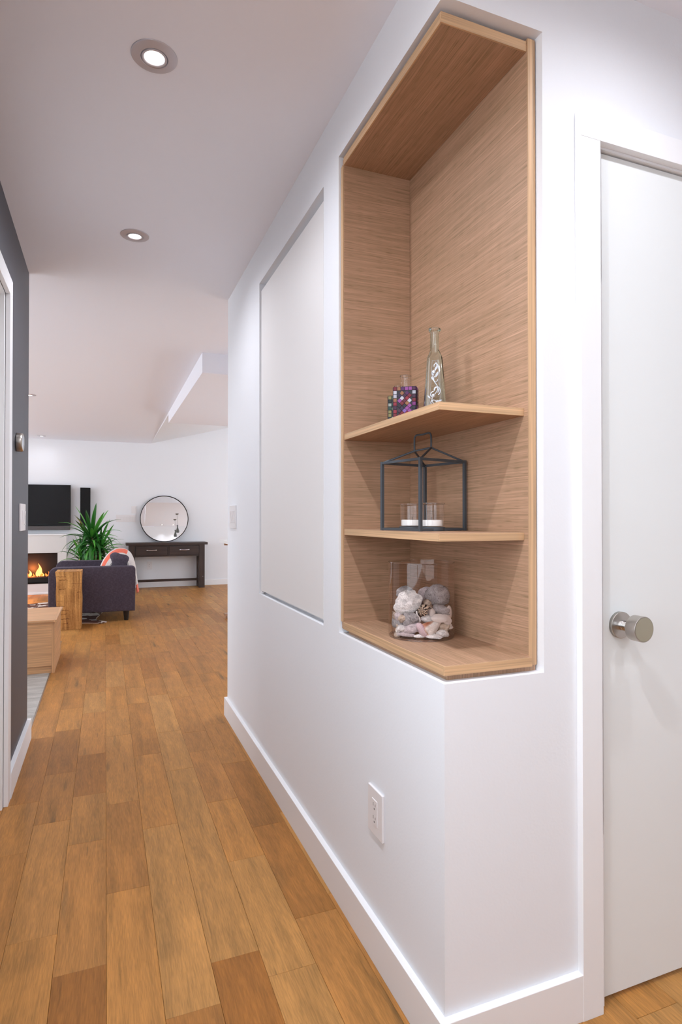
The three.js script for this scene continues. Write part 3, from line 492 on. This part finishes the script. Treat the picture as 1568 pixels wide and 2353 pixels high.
shell(valve(47, 0, 0.1, 0.3), S.chalk, -0.003, 0.011, 0.062, [0.032, 0.014, 0.014], [-0.9, 0, 0.1], 'narrow white shell flat on the bottom in front');
shell(valve(49, 0, 0.16, 0.3), S.chalk, 0.032, 0.0115, 0.062, [0.044, 0.022, 0.016], [-1.0, 0, -0.1], 'flat white oyster piece on the bottom, front right');
shell(lump(51, 0.34), S.tan, 0.060, 0.031, 0.034, [0.040, 0.034, 0.028], [0, 0, 0.4], 'barnacled grey cluster right of the large conch');
shell(valve(53, 12, 0.12, 0.35), S.chalk, 0.056, 0.015, 0.048, [0.036, 0.024, 0.02], [-0.5, 0.2, 0.2], 'ribbed white scallop on the bottom at the right');
shell(turret(6), S.rust, 0.071, 0.043, 0.030, [0.05, 0.036, 0.05], [0.1, 0, 0.2], 'short banded turret shell against the right glass');
shell(whelk(3, 0.6, 0.8, 0.5), S.chalk, -0.051, 0.026, 0.050, [0.034, 0.036, 0.034], [0.2, 0.6, -1.1], 'small white spiral shell lying at lower left');
shell(turret(4), S.tan, -0.061, 0.026, 0.036, [0.055, 0.050, 0.055], [0, 0, -0.05], 'pale coral finger standing at the left glass');
shell(whelk(3, 0.6, 0.9), S.tan, -0.067, 0.055, 0.018, [0.034, 0.036, 0.034], [0.4, 0.3, 0.6], 'tan whelk at the left glass under the biggest oyster');
shell(lump(57, 0.16), S.mauve, -0.058, 0.054, 0.032, [0.022, 0.030, 0.02], [0, 0, 0.4], 'reddish mauve shell beside the tan whelk');
shell(lump(59, 0.18), S.tan, -0.049, 0.052, 0.046, [0.022, 0.019, 0.018], [0, 0, 0.3], 'white knobbly pebble shell below the biggest oyster');
shell(valve(61, 0, 0.12, 0.4), S.grey, -0.052, 0.039, 0.036, [0.030, 0.030, 0.026], [0, 0, 0], 'grey-green shell between coral finger and rocky oyster');
shell(valve(63, 0, 0.1, 0.3), S.grey, -0.071, 0.036, 0.018, [0.03, 0.034, 0.02], [0, -0.9, 0], 'dark-lined grey shell at the far left glass');
for (const [u, v, w, s, k] of [[-0.035, 0.025, -0.035, 0.042, 65], [0.03, 0.025, -0.04, 0.042, 67], [0.0, 0.068, -0.04, 0.045, 69], [-0.045, 0.068, -0.03, 0.036, 73], [0.05, 0.058, -0.03, 0.036, 75]])
  shell(lump(k, 0.2), S.grey, u, v, w, s, [k, k * 2, k * 3], 'grey shell filling the heap behind the front ones').userData.group = 'grey shells at the back of the heap';

// ------------------------------------------------------------------ oak bench in the entry
{
  const t = thing('oak_bench', 'low pale oak bench cabinet behind the dark grey wall', 'bench', [-0.335, 0, -4.926]);
  part(t, 'bench_top', grain(bx(-1.5, 0, 0.382, 0.398, -0.70, 0, 0.0012), X, 0.2), M.oakBench);
  part(t, 'edge_strip', grain(bx(-0.022, 0.0004, 0.3816, 0.3986, -0.701, 0.0006, 0.0012), Z, 0.7), M.oakBench);
  part(t, 'front_panel', grain(bx(-1.49, -0.0342, 0.055, 0.3815, -0.04, -0.0205, 0.0005), X, 0.5), M.oakBench);
  part(t, 'side_panel', grain(bx(-0.034, -0.014, 0, 0.3815, -0.69, -0.02, 0.001), Z, 0.3), M.oakBench);
  part(t, 'side_panel', grain(bx(-1.49, -1.47, 0, 0.3815, -0.69, -0.042, 0.001), Z, 0.4), M.oakBench);
  part(t, 'back_panel', grain(bx(-1.469, -0.035, 0.002, 0.3815, -0.69, -0.672, 0.001), X, 0.1), M.oakBench);
  part(t, 'toe_kick', grain(bx(-1.469, -0.0345, 0, 0.0545, -0.075, -0.034, 0.001), X, 0.9), M.oakBench);
}
// ------------------------------------------------------------------ timber block
{
  const cr = rng(4), ticks = [], checks = [];
  for (let i = 0; i < 15; i++) { const u0 = cr() * 0.8; ticks.push([0.04 + i * 0.066 + (cr() - 0.5) * 0.03, u0, u0 + 0.15 + cr() * 0.4, 0.0022 + cr() * 0.004, (cr() - 0.5) * 0.06]); }
  for (const u of [0.1, 0.27, 0.44, 0.5, 0.71, 0.9]) checks.push([u, 0.0035 + cr() * 0.006, cr() * 0.6, 0.35 + cr() * 0.5]);
  const crack = texture(512, 1024, (u, v, c) => {
    const w = u + 0.05 * (vn(u, v, 3, 4, 81) - 0.5);
    let k = 46 * (vn(w, v, 24, 2, 82) - 0.5) + 36 * (vn(w, v, 80, 4, 83) - 0.5) + 40 * (vn(u, v, 5, 6, 84) - 0.5) + 22 * (vn(u, v, 60, 60, 85) - 0.5), d = 0;
    for (const [tv, u0, u1, th, sl] of ticks) if (u > u0 && u < u1) { const q = Math.abs(v - tv - sl * (u - u0) - 0.012 * (vn(u, 0.5, 18, 3, 86) - 0.5)) / (th * (0.4 + vn(u, tv, 24, 9, 90))); if (q < 1) d = Math.max(d, 1 - q * q); }
    for (const [cu, th, v0, l] of checks) if (v > v0 && v < v0 + l) { const q = Math.abs(u - cu - 0.02 * (vn(0.3, v, 3, 11, 87) - 0.5)) / (th * vn(cu, v, 9, 14, 88)); if (q < 1) d = Math.max(d, 1 - q * q); }
    k -= 78 * d;
    c[0] = 180 + k; c[1] = 128 + k * 0.9; c[2] = 68 + k * 0.65;
  });
  const g = grain(new THREE.BoxGeometry(0.215, 0.598, 0.30, 10, 24, 6).translate(0, 0.299, 0), Y), p = g.attributes.position;
  for (let i = 0; i < p.count; i++) { const x = p.getX(i), y = p.getY(i), z = p.getZ(i), e = x < 0 ? 1 : 0;
    p.setX(i, x + 0.007 * (vn(0.5 + y, 0.5 + z, 9, 5, 91) - 0.5) - e * 0.055 * Math.max(0, y - 0.05) / 0.55 * (0.85 + 0.3 * Math.sin(y * 9))); p.setZ(i, z + 0.008 * (vn(0.5 + x, 0.5 + y, 9, 14, 92) - 0.5)); }
  g.computeVertexNormals();
  const o = single('timber_block', g, new THREE.MeshStandardMaterial({ map: crack, roughness: 0.75, bumpMap: crack, bumpScale: 0.004 }), 'rough-hewn cracked timber block standing in front of the armchair', 'side table');
  o.position.set(-0.335, 0.001, -6.93); crack.repeat.set(3.3, 1.5);
}
// ------------------------------------------------------------------ armchair, cushion, throw
{
  const weave = texture(256, 256, (u, v, c) => { const k = 26 * (vn(u, v, 128, 128, 101) - 0.5) + 10 * Math.sin(u * 400) * Math.sin(v * 400) + 14 * (vn(u, v, 20, 20, 102) - 0.5); c[0] = 74 + k; c[1] = 66 + k; c[2] = 78 + k; });
  weave.repeat.set(5, 5);
  const cloth = new THREE.MeshPhysicalMaterial({ map: weave, roughness: 0.95, sheen: 0.25, sheenColor: new THREE.Color(0.3, 0.27, 0.34), sheenRoughness: 0.6 });
  const t = thing('armchair', 'dark plum upholstered armchair facing the fireplace', 'armchair', [0, 0, 0]);
  const arm = (z0, z1) => { const s = new THREE.Shape(), x0 = -0.556, x1 = 0.305, y0 = 0.12, y1 = 0.60, r = 0.075; s.moveTo(x0, y0); s.lineTo(x1, y0); s.lineTo(x1 + 0.004, y1 - 0.03); s.quadraticCurveTo(x1 + 0.004, y1, x1 - 0.03, y1); s.lineTo(x0 + r, y1 + 0.004); s.quadraticCurveTo(x0, y1, x0, y1 - r); s.closePath(); return grain(extrude(s, z1 - z0, 0.012, 10).translate(0, 0, z0), X); };
  part(t, 'arm', arm(-7.26, -7.145), cloth); part(t, 'arm', arm(-8.30, -8.185), cloth);
  part(t, 'backrest', grain(bx(0.17, 0.305, 0.125, 0.60, -8.184, -7.261, 0.03), X), cloth);
  part(t, 'seat_base', grain(bx(-0.54, 0.17, 0.125, 0.30, -8.184, -7.261, 0.02), X), cloth);
  part(t, 'seat_cushion', grain(bx(-0.55, 0.04, 0.302, 0.44, -8.18, -7.265, 0.045), X), cloth);
  const back = grain(new RoundedBoxGeometry(0.25, 0.38, 0.905, 6, 0.085), Y); back.rotateZ(-0.2); back.translate(0.137, 0.566, -7.7225);
  part(t, 'back_cushion', back, cloth);
  for (const [x, z] of [[0.225, -7.2], [-0.48, -7.2], [0.225, -8.24], [-0.48, -8.24]]) part(t, 'leg', new THREE.CylinderGeometry(0.036, 0.022, x < 0 ? 0.1135 : 0.12, 20).translate(x, x < 0 ? 0.0633 : 0.06, z), mat(0x1c1412, 0.4));
  part(t, 'seam_tag', bx(0.3055, 0.3085, 0.215, 0.245, -7.19, -7.175, 0.001), mat(0xa02a20, 0.8), 'tiny red seam tag');
  // throw draped over the back, following cushion and backrest
  const path = [[-0.05, 0.545], [-0.022, 0.62], [0.022, 0.695], [0.075, 0.748], [0.14, 0.777], [0.205, 0.775], [0.262, 0.742], [0.30, 0.675], [0.322, 0.58], [0.333, 0.5], [0.345, 0.4], [0.36, 0.29]].map(([x, y]) => V(x, y, 0));
  const cv = new THREE.CatmullRomCurve3(path), NS = 60, NW = 14, pos = [], uv = [], idx = [], z0 = -7.29, z1 = -7.74, th = 0.010;
  for (const side of [0, 1]) for (let i = 0; i <= NS; i++) { const q = cv.getPointAt(i / NS), d = cv.getTangentAt(i / NS), n = V(-d.y, d.x, 0);
    for (let j = 0; j <= NW; j++) { const w = j / NW, rip = 0.006 * Math.sin(w * 9 + i * 0.05) - (i < 38 ? 1 : Math.max(0.25, 1 - (i - 38) / 12)) * 0.08 * Math.pow(Math.max(0, 1 - w / 0.36), 1.7); pos.push(q.x + n.x * (rip + side * th), q.y + n.y * (rip + side * th), z0 + (z1 - z0) * Math.pow(w, 1.5) + 0.012 * Math.sin(i * 0.2)); uv.push(w, i / NS); } }
  const L = (NS + 1) * (NW + 1), at = (i, j) => i * (NW + 1) + j;
  for (let i = 0; i < NS; i++) for (let j = 0; j < NW; j++) { const a = at(i, j), b = at(i + 1, j), c = at(i + 1, j + 1), d = at(i, j + 1); idx.push(a, b, c, a, c, d, L + a, L + c, L + b, L + a, L + d, L + c); }
  for (let i = 0; i < NS; i++) for (const j of [0, NW]) idx.push(at(i, j), at(i + 1, j), L + at(i + 1, j), at(i, j), L + at(i + 1, j), L + at(i, j));
  for (let j = 0; j < NW; j++) for (const i of [0, NS]) idx.push(at(i, j), at(i, j + 1), L + at(i, j + 1), at(i, j), L + at(i, j + 1), L + at(i, j));
  const g = new THREE.BufferGeometry(); g.setAttribute('position', new THREE.Float32BufferAttribute(pos, 3)); g.setAttribute('uv', new THREE.Float32BufferAttribute(uv, 2)); g.setIndex(idx); g.computeVertexNormals();
  const stripe = texture(128, 512, (u, v, c) => { const salmon = (v > 0.90) || (u > 0.12 && u < 0.62 && v < 0.46), n = 18 * (vn(u, v, 64, 200, 111) - 0.5); if (salmon) { c[0] = 226 + n; c[1] = 112 + n; c[2] = 88 + n; } else { c[0] = 214 + n; c[1] = 208 + n; c[2] = 204 + n; } });
  single('throw_blanket', g, new THREE.MeshStandardMaterial({ map: stripe, roughness: 0.95 }), 'pale grey and salmon throw draped over the armchair back', 'blanket');
}
{ // cowhide
  const hide = texture(256, 256, (u, v, c) => { const k = vn(u, v, 6, 6, 121) + 0.35 * (vn(u, v, 24, 24, 122) - 0.5), n = 20 * (vn(u, v, 120, 120, 123) - 0.5); if (k > 0.46) { c[0] = 92 + n; c[1] = 48 + n; c[2] = 30 + n; } else { c[0] = 222 + n; c[1] = 212 + n; c[2] = 202 + n; } });
  const edge = new THREE.CatmullRomCurve3([[-1.5, 7.6], [-1.2, 7.25], [-0.8, 7.3], [-0.42, 7.19], [-0.2, 7.13], [-0.03, 7.055], [0.02, 7.12], [-0.09, 7.32], [-0.05, 7.7], [0, 8.2], [-0.1, 8.6], [-0.3, 9], [-0.7, 9.05], [-1.1, 8.9], [-1.5, 9.1], [-1.7, 8.6], [-1.55, 8.1]].map(([x, z]) => V(x, z, 0)), true);
  const s = new THREE.Shape(edge.getPoints(120).slice(0, -1).map((p) => new THREE.Vector2(p.x, p.y)));
  const o = single('cowhide_rug', grain(extrude(s, 0.005, 0.0015, 4).rotateX(-Math.PI / 2), X), new THREE.MeshStandardMaterial({ map: hide, roughness: 0.9 }), 'brown and white cowhide rug lying under the armchair', 'rug');
  o.position.set(0, 0.0005, 0); hide.repeat.set(1.3, 1.3);
}
// ------------------------------------------------------------------ fireplace, television, speaker
{
  const t = thing('fireplace', 'white box fireplace with low gas flames under the television', 'fireplace');
  const xr = -0.555, xl = -2.0, zf = -10.047, white = mat(0xe6e3e0, 0.6);
  part(t, 'surround', carve(bx(xl, xr, 0, 0.888, ZF + 0.001, zf), [bx(-1.85, -0.672, 0.158, 0.622, zf - 0.27, zf + 0.1)]), white);
  part(t, 'mantel', bx(xl - 0.008, xr + 0.008, 0.8885, 0.907, ZF + 0.001, zf + 0.012, 0.002), M.trim);
  part(t, 'plinth', bx(xl - 0.004, xr + 0.004, 0, 0.03, zf + 0.0005, zf + 0.012, 0.002), M.trim);
  part(t, 'firebox', merge([bx(-1.849, -0.673, 0.159, 0.165, zf - 0.268, zf - 0.002), bx(-1.849, -0.673, 0.615, 0.621, zf - 0.268, zf - 0.002), bx(-1.849, -1.843, 0.165, 0.615, zf - 0.268, zf - 0.002), bx(-0.679, -0.673, 0.165, 0.615, zf - 0.268, zf - 0.002), bx(-1.843, -0.679, 0.165, 0.615, zf - 0.268, zf - 0.26)]), mat(0x191512, 0.45), 'black steel firebox');
  part(t, 'burner', bx(-1.78, -0.75, 0.165, 0.262, zf - 0.19, zf - 0.03, 0.02), mat(0x1b1613, 0.8), 'black burner tray');
  const rand = rng(8), fr = []; for (let i = 0; i < 90; i++) fr.push(new THREE.DodecahedronGeometry(0.006 + rand() * 0.006, 0).translate(-1.75 + rand() * 0.98, 0.264, zf - 0.17 + rand() * 0.12));
  part(t, 'ember_glass', merge(fr), mat(0xb08868, 0.25)).userData.kind = 'stuff';
  const fm = [new THREE.MeshStandardMaterial({ color: 0x331100, emissive: 0xffb060, emissiveIntensity: 2.6 }), new THREE.MeshStandardMaterial({ color: 0x331100, emissive: 0xff8a38, emissiveIntensity: 1.7 })];
  const flame = (x, h, r, k, z = -0.1) => { const pts = []; for (let i = 0; i <= 10; i++) { const q = i / 10; pts.push([r * Math.pow(Math.sin(Math.PI * Math.pow(q, 0.6)), 0.9) * (1 - 0.45 * q) + 0.0004, q * h]); } const g = lathe(pts, 14), p = g.attributes.position; for (let i = 0; i < p.count; i++) { const q = p.getY(i) / h; p.setX(i, p.getX(i) + r * 0.9 * Math.sin(q * 4 + k * 2) * q); p.setZ(i, p.getZ(i) + r * 0.5 * Math.sin(q * 5 + k)); } g.computeVertexNormals(); const o = part(t, 'flame', g, fm[k % 2]); o.position.set(x, 0.262, zf + z); };
  [[-0.925, 0.20, 0.030, 0], [-0.900, 0.12, 0.028, 1], [-0.955, 0.14, 0.022, 2], [-0.88, 0.075, 0.02, 4], [-0.83, 0.05, 0.018, 1], [-0.80, 0.075, 0.020, 3], [-1.0, 0.05, 0.014, 1], [-1.055, 0.10, 0.024, 0], [-1.08, 0.07, 0.02, 1], [-1.2, 0.09, 0.022, 2], [-1.3, 0.15, 0.026, 1], [-1.45, 0.11, 0.024, 0], [-1.6, 0.12, 0.024, 3]].forEach((a) => flame(...a));
  const fire = new THREE.PointLight(0xff8a40, 0.5, 0, 2); fire.position.set(-1.05, 0.36, zf - 0.05); fire.castShadow = true; scene.add(fire);
}
{
  const t = thing('television', 'large black flat television on the wall over the fireplace', 'television', [-1.06, 1.316, ZF]);
  part(t, 'frame', bx(-0.61, 0.553, -0.288, 0.352, 0.03, 0.07, 0.006), M.blackMatte);
  part(t, 'screen', bx(-0.598, 0.541, -0.276, 0.342, 0.0695, 0.0715, 0.0008), new THREE.MeshPhysicalMaterial({ color: 0x060505, roughness: 0.12, specularIntensity: 0.6 }));
  part(t, 'wall_bracket', bx(-0.25, 0.25, -0.2, 0.2, 0.0005, 0.03, 0.002), M.blackMatte);
  const s = thing('soundbar', 'long grey soundbar mounted right under the television', 'soundbar', [-1.06, 0.962, ZF]);
  part(s, 'body', bx(-0.6, 0.548, 0, 0.062, 0.03, 0.10, 0.012), mat(0x57504e, 0.7));
  part(s, 'wall_bracket', bx(-0.3, 0.3, 0.01, 0.05, 0.0005, 0.031, 0.002), M.blackMatte);
  const p = thing('wall_speaker', 'narrow black speaker on the far wall beside the television', 'speaker', [-0.2945, 1.33, ZF]);
  part(p, 'cabinet', bx(-0.074, 0.074, -0.30, 0.30, 0.0005, 0.12, 0.004), M.blackMatte);
  part(p, 'grille', bx(-0.068, 0.068, -0.293, 0.293, 0.1195, 0.127, 0.003), mat(0x0e0e10, 0.95));
}
// ------------------------------------------------------------------ plant
{
  const t = thing('potted_yucca', 'tall potted yucca with sword leaves behind the armchair', 'plant', [-0.2, 0, -9.42]), rand = rng(33);
  part(t, 'pot', lathe([[0, 0], [0.13, 0], [0.14, 0.01], [0.175, 0.30], [0.178, 0.31], [0.168, 0.312], [0.16, 0.28], [0, 0.28]], 40), mat(0xbab6b0, 0.6), 'pale round pot');
  part(t, 'soil', lathe([[0.161, 0.279], [0.1, 0.285], [0, 0.29]], 24), mat(0x2c2018, 1));
  const bark = mat(0x8a7562, 0.9), stems = [[V(0, 0.28, 0), V(0.03, 0.5, 0.02), V(0.05, 0.7, 0.03), V(0.02, 0.88, 0.02)], [V(0.03, 0.28, 0), V(0.09, 0.5, 0.02), V(0.12, 0.62, 0.02), V(0.13, 0.72, 0.02)], [V(-0.03, 0.28, 0), V(-0.06, 0.45, 0.02), V(-0.10, 0.56, 0.02)]];
  stems.forEach((s, i) => part(t, 'stem', tube(s, [0.026, 0.02, 0.018][i], 20, 10), bark));
  const greens = [0x2f7a24, 0x3f9430, 0x1f5a1e, 0x2a6a24, 0x58a83e].map((c) => new THREE.MeshPhysicalMaterial({ color: c, roughness: 0.4, side: THREE.DoubleSide }));
  function blade(droop, wide) {                                     // along +y, bending towards +z
    const n = 9, pos = [], idx = [];
    for (let i = 0; i <= n; i++) { const q = i / n, a = droop * q * q, y = q * Math.cos(a * 0.8), z = q * Math.sin(a * 0.8), w = wide * Math.pow(Math.sin(Math.PI * Math.min(1, 0.12 + q * 0.88)), 0.7) * (q > 0.999 ? 0.02 : 1); pos.push(-w, y, z + w * 0.35, 0, y, z, w, y, z + w * 0.35); }
    for (let i = 0; i < n; i++) for (const k of [0, 1]) { const a = i * 3 + k; idx.push(a, a + 1, a + 3, a + 1, a + 4, a + 3); }
    const top = pos.length / 3; for (let i = 0; i < top; i++) pos.push(pos[i * 3], pos[i * 3 + 1] - 0.001, pos[i * 3 + 2] - 0.006); // thickness below
    const m = idx.length; for (let i = 0; i < m; i += 3) idx.push(top + idx[i], top + idx[i + 2], top + idx[i + 1]);
    for (let i = 0; i < n; i++) for (const k of [0, 2]) { const a = i * 3 + k, b = a + 3; idx.push(a, b, top + b, a, top + b, top + a); }
    const g = new THREE.BufferGeometry(); g.setAttribute('position', new THREE.Float32BufferAttribute(pos, 3)); g.setIndex(idx); g.computeVertexNormals(); return g;
  }
  const blades = [blade(0.15, 0.062), blade(0.5, 0.066), blade(0.9, 0.064), blade(1.5, 0.058)];
  const crowns = [[V(0.02, 0.88, 0.02), 66, 0.47, 0], [V(0.13, 0.72, 0.02), 60, 0.42, 0.25], [V(-0.10, 0.58, 0.02), 48, 0.38, 0.3]];
  for (const [c, n, len, low] of crowns) for (let i = 0; i < n; i++) {
    const q = (i + 0.5) / n, az = i * 2.39996 + rand() * 0.4, tilt = 0.12 + (1.75 + low * 0.3) * Math.pow(q, 0.75) + (rand() - 0.5) * 0.25, k = Math.min(3, Math.floor(q * 3.2 + rand() * 0.9));
    const o = part(t, 'leaf', blades[k], greens[Math.floor(rand() * 5)]); const l = len * (0.72 + rand() * 0.4) * (1 - 0.18 * q);
    o.position.copy(c); o.position.y -= 0.15 * q; o.scale.set(l * 0.9, l, l); o.rotation.set(tilt, az, 0, 'YXZ');
  }
}
// ------------------------------------------------------------------ console table and mirror
{
  const stain = texture(256, 512, (u, v, c) => { const k = 16 * (vn(u, v, 90, 5, 131) - 0.5) + 14 * (vn(u, v, 20, 3, 132) - 0.5); c[0] = 58 + k; c[1] = 43 + k * 0.9; c[2] = 38 + k * 0.8; });
  stain.repeat.set(3, 1);
  const dark = new THREE.MeshStandardMaterial({ map: stain, roughness: 0.38 });
  const t = thing('console_table', 'dark stained wooden console table with two drawers under the round mirror', 'console table');
  part(t, 'table_top', grain(bx(0.308, 1.582, 0.711, 0.75, -10.385, -10.025, 0.004), X), dark);
  for (const [x, z] of [[0.352, -10.05], [1.446, -10.05], [0.352, -10.285], [1.446, -10.285]]) part(t, 'leg', grain(bx(x, x + 0.09, 0.0, 0.7108, z - 0.09, z, 0.003), Y, x), dark);
  part(t, 'apron', grain(bx(0.443, 1.445, 0.525, 0.7105, -10.36, -10.066, 0.002), X), dark);
  part(t, 'divider', grain(bx(0.936, 0.966, 0.526, 0.7104, -10.0655, -10.055, 0.002), Y), dark);
  for (const [x0, x1] of [[0.456, 0.932], [0.970, 1.442]]) {
    const d = part(t, 'drawer', grain(bx(x0, x1, 0.552, 0.690, -10.0655, -10.048, 0.003), X, x0), dark), c = (x0 + x1) / 2;
    part(d, 'handle', merge([tube([V(c - 0.07, 0.632, -10.026), V(c, 0.629, -10.022), V(c + 0.07, 0.632, -10.026)], 0.0065, 14, 10), bar(V(c - 0.06, 0.632, -10.05), V(c - 0.06, 0.632, -10.026), 0.005), bar(V(c + 0.06, 0.632, -10.05), V(c + 0.06, 0.632, -10.026), 0.005), new THREE.SphereGeometry(0.011, 10, 8).translate(c - 0.07, 0.632, -10.026), new THREE.SphereGeometry(0.011, 10, 8).translate(c + 0.07, 0.632, -10.026)]), M.chrome, 'silver bar handle');
  }
  part(t, 'stretcher', grain(bx(0.443, 1.445, 0.112, 0.150, -10.2, -10.165, 0.003), X), dark);
  part(t, 'side_rail', grain(bx(1.462, 1.522, 0.105, 0.157, -10.284, -10.141, 0.003), Z), dark); part(t, 'side_rail', grain(bx(0.368, 0.428, 0.105, 0.157, -10.284, -10.141, 0.003), Z), dark);
  part(t, 'bolt', new THREE.SphereGeometry(0.006, 10, 8).translate(1.505, 0.185, -10.05), M.chrome);
  const m = thing('round_mirror', 'large round mirror with thin dark frame leaning on the console table', 'mirror', [0.917, 0.7515, -10.283]);
  const holder = (g) => g.rotateX(-6.9 * Math.PI / 180);
  part(m, 'frame', holder(lathe([[0.370, -0.012], [0.387, -0.012], [0.388, -0.010], [0.388, 0.012], [0.386, 0.014], [0.378, 0.014], [0.376, 0.010], [0.376, 0.003], [0.370, 0.0]], 128).rotateX(Math.PI / 2).translate(0, 0.388, 0)), mat(0x2c2928, 0.4, { metalness: 0.5 }));
  part(m, 'mirror_glass', holder(lathe([[0, -0.006], [0.3755, -0.006], [0.3755, 0.003], [0, 0.003]], 128).rotateX(Math.PI / 2).translate(0, 0.388, 0)), mat(0xf4f4f2, 0.015, { metalness: 1 }));
}
// ------------------------------------------------------------------ island table and pendants round the corner
{
  const t = thing('island_table', 'white-topped table on oak trestle legs, peeping out past the wall end', 'table', [1.236, 0, -7.0]);
  part(t, 'table_top', bx(0, 1.0, 0.868, 0.90, 0, 2.0, 0.002), mat(0xefeeec, 0.35));
  const leg = M.oak;
  part(t, 'apron', grain(bx(0.045, 0.955, 0.836, 0.8675, 0.05, 0.09, 0.002), X), leg);
  part(t, 'apron', grain(bx(0.045, 0.955, 0.836, 0.8675, 1.9, 1.94, 0.002), X), leg);
  for (const z of [0.06, 1.86]) {
    part(t, 'foot', grain(bx(0.045, 0.955, 0.03, 0.055, z - 0.02, z + 0.07, 0.002), X), leg);
    for (const x of [0.07, 0.85]) part(t, 'foot_block', grain(bx(x, x + 0.08, 0, 0.0299, z - 0.01, z + 0.06, 0.002), X), leg);
    part(t, 'cross_rail', grain(bx(0.075, 0.925, 0.345, 0.375, z, z + 0.05, 0.002), X), leg);
    for (const x of [0.3, 0.62]) part(t, 'leg', merge([grain(bx(x, x + 0.08, 0.0551, 0.3449, z, z + 0.05, 0.002), Y), grain(bx(x, x + 0.08, 0.3751, 0.8358, z, z + 0.05, 0.002), Y)]), leg);
  }
  for (const [x, z, label] of [[1.69, -6.24, 'grey bottle-shaped pendant lamp, higher one in the mirror'], [1.72, -5.45, 'grey bottle-shaped pendant lamp, lower one in the mirror']]) {
    const p = thing('pendant_lamp', label, 'pendant lamp', [x, 2.295, z], 0, 'pendant lamps over the table');
    part(p, 'canopy', lathe([[0.055, 0], [0.055, -0.004], [0.012, -0.035], [0.003, -0.038], [0, -0.038]], 32), mat(0x6f706e, 0.4, { metalness: 0.6 }));
    part(p, 'cord', bar(V(0, -0.037, 0), V(0, -0.38, 0), 0.004), mat(0x8a8a88, 0.5));
    part(p, 'shade', lathe([[0.004, -0.375], [0.022, -0.378], [0.024, -0.395], [0.018, -0.43], [0.022, -0.47], [0.05, -0.55], [0.055, -0.59], [0.05, -0.62], [0.046, -0.615], [0.05, -0.59], [0.045, -0.55], [0.018, -0.475]], 40), mat(0x5d605e, 0.4));
  }
}
renderer.render(scene, camera);
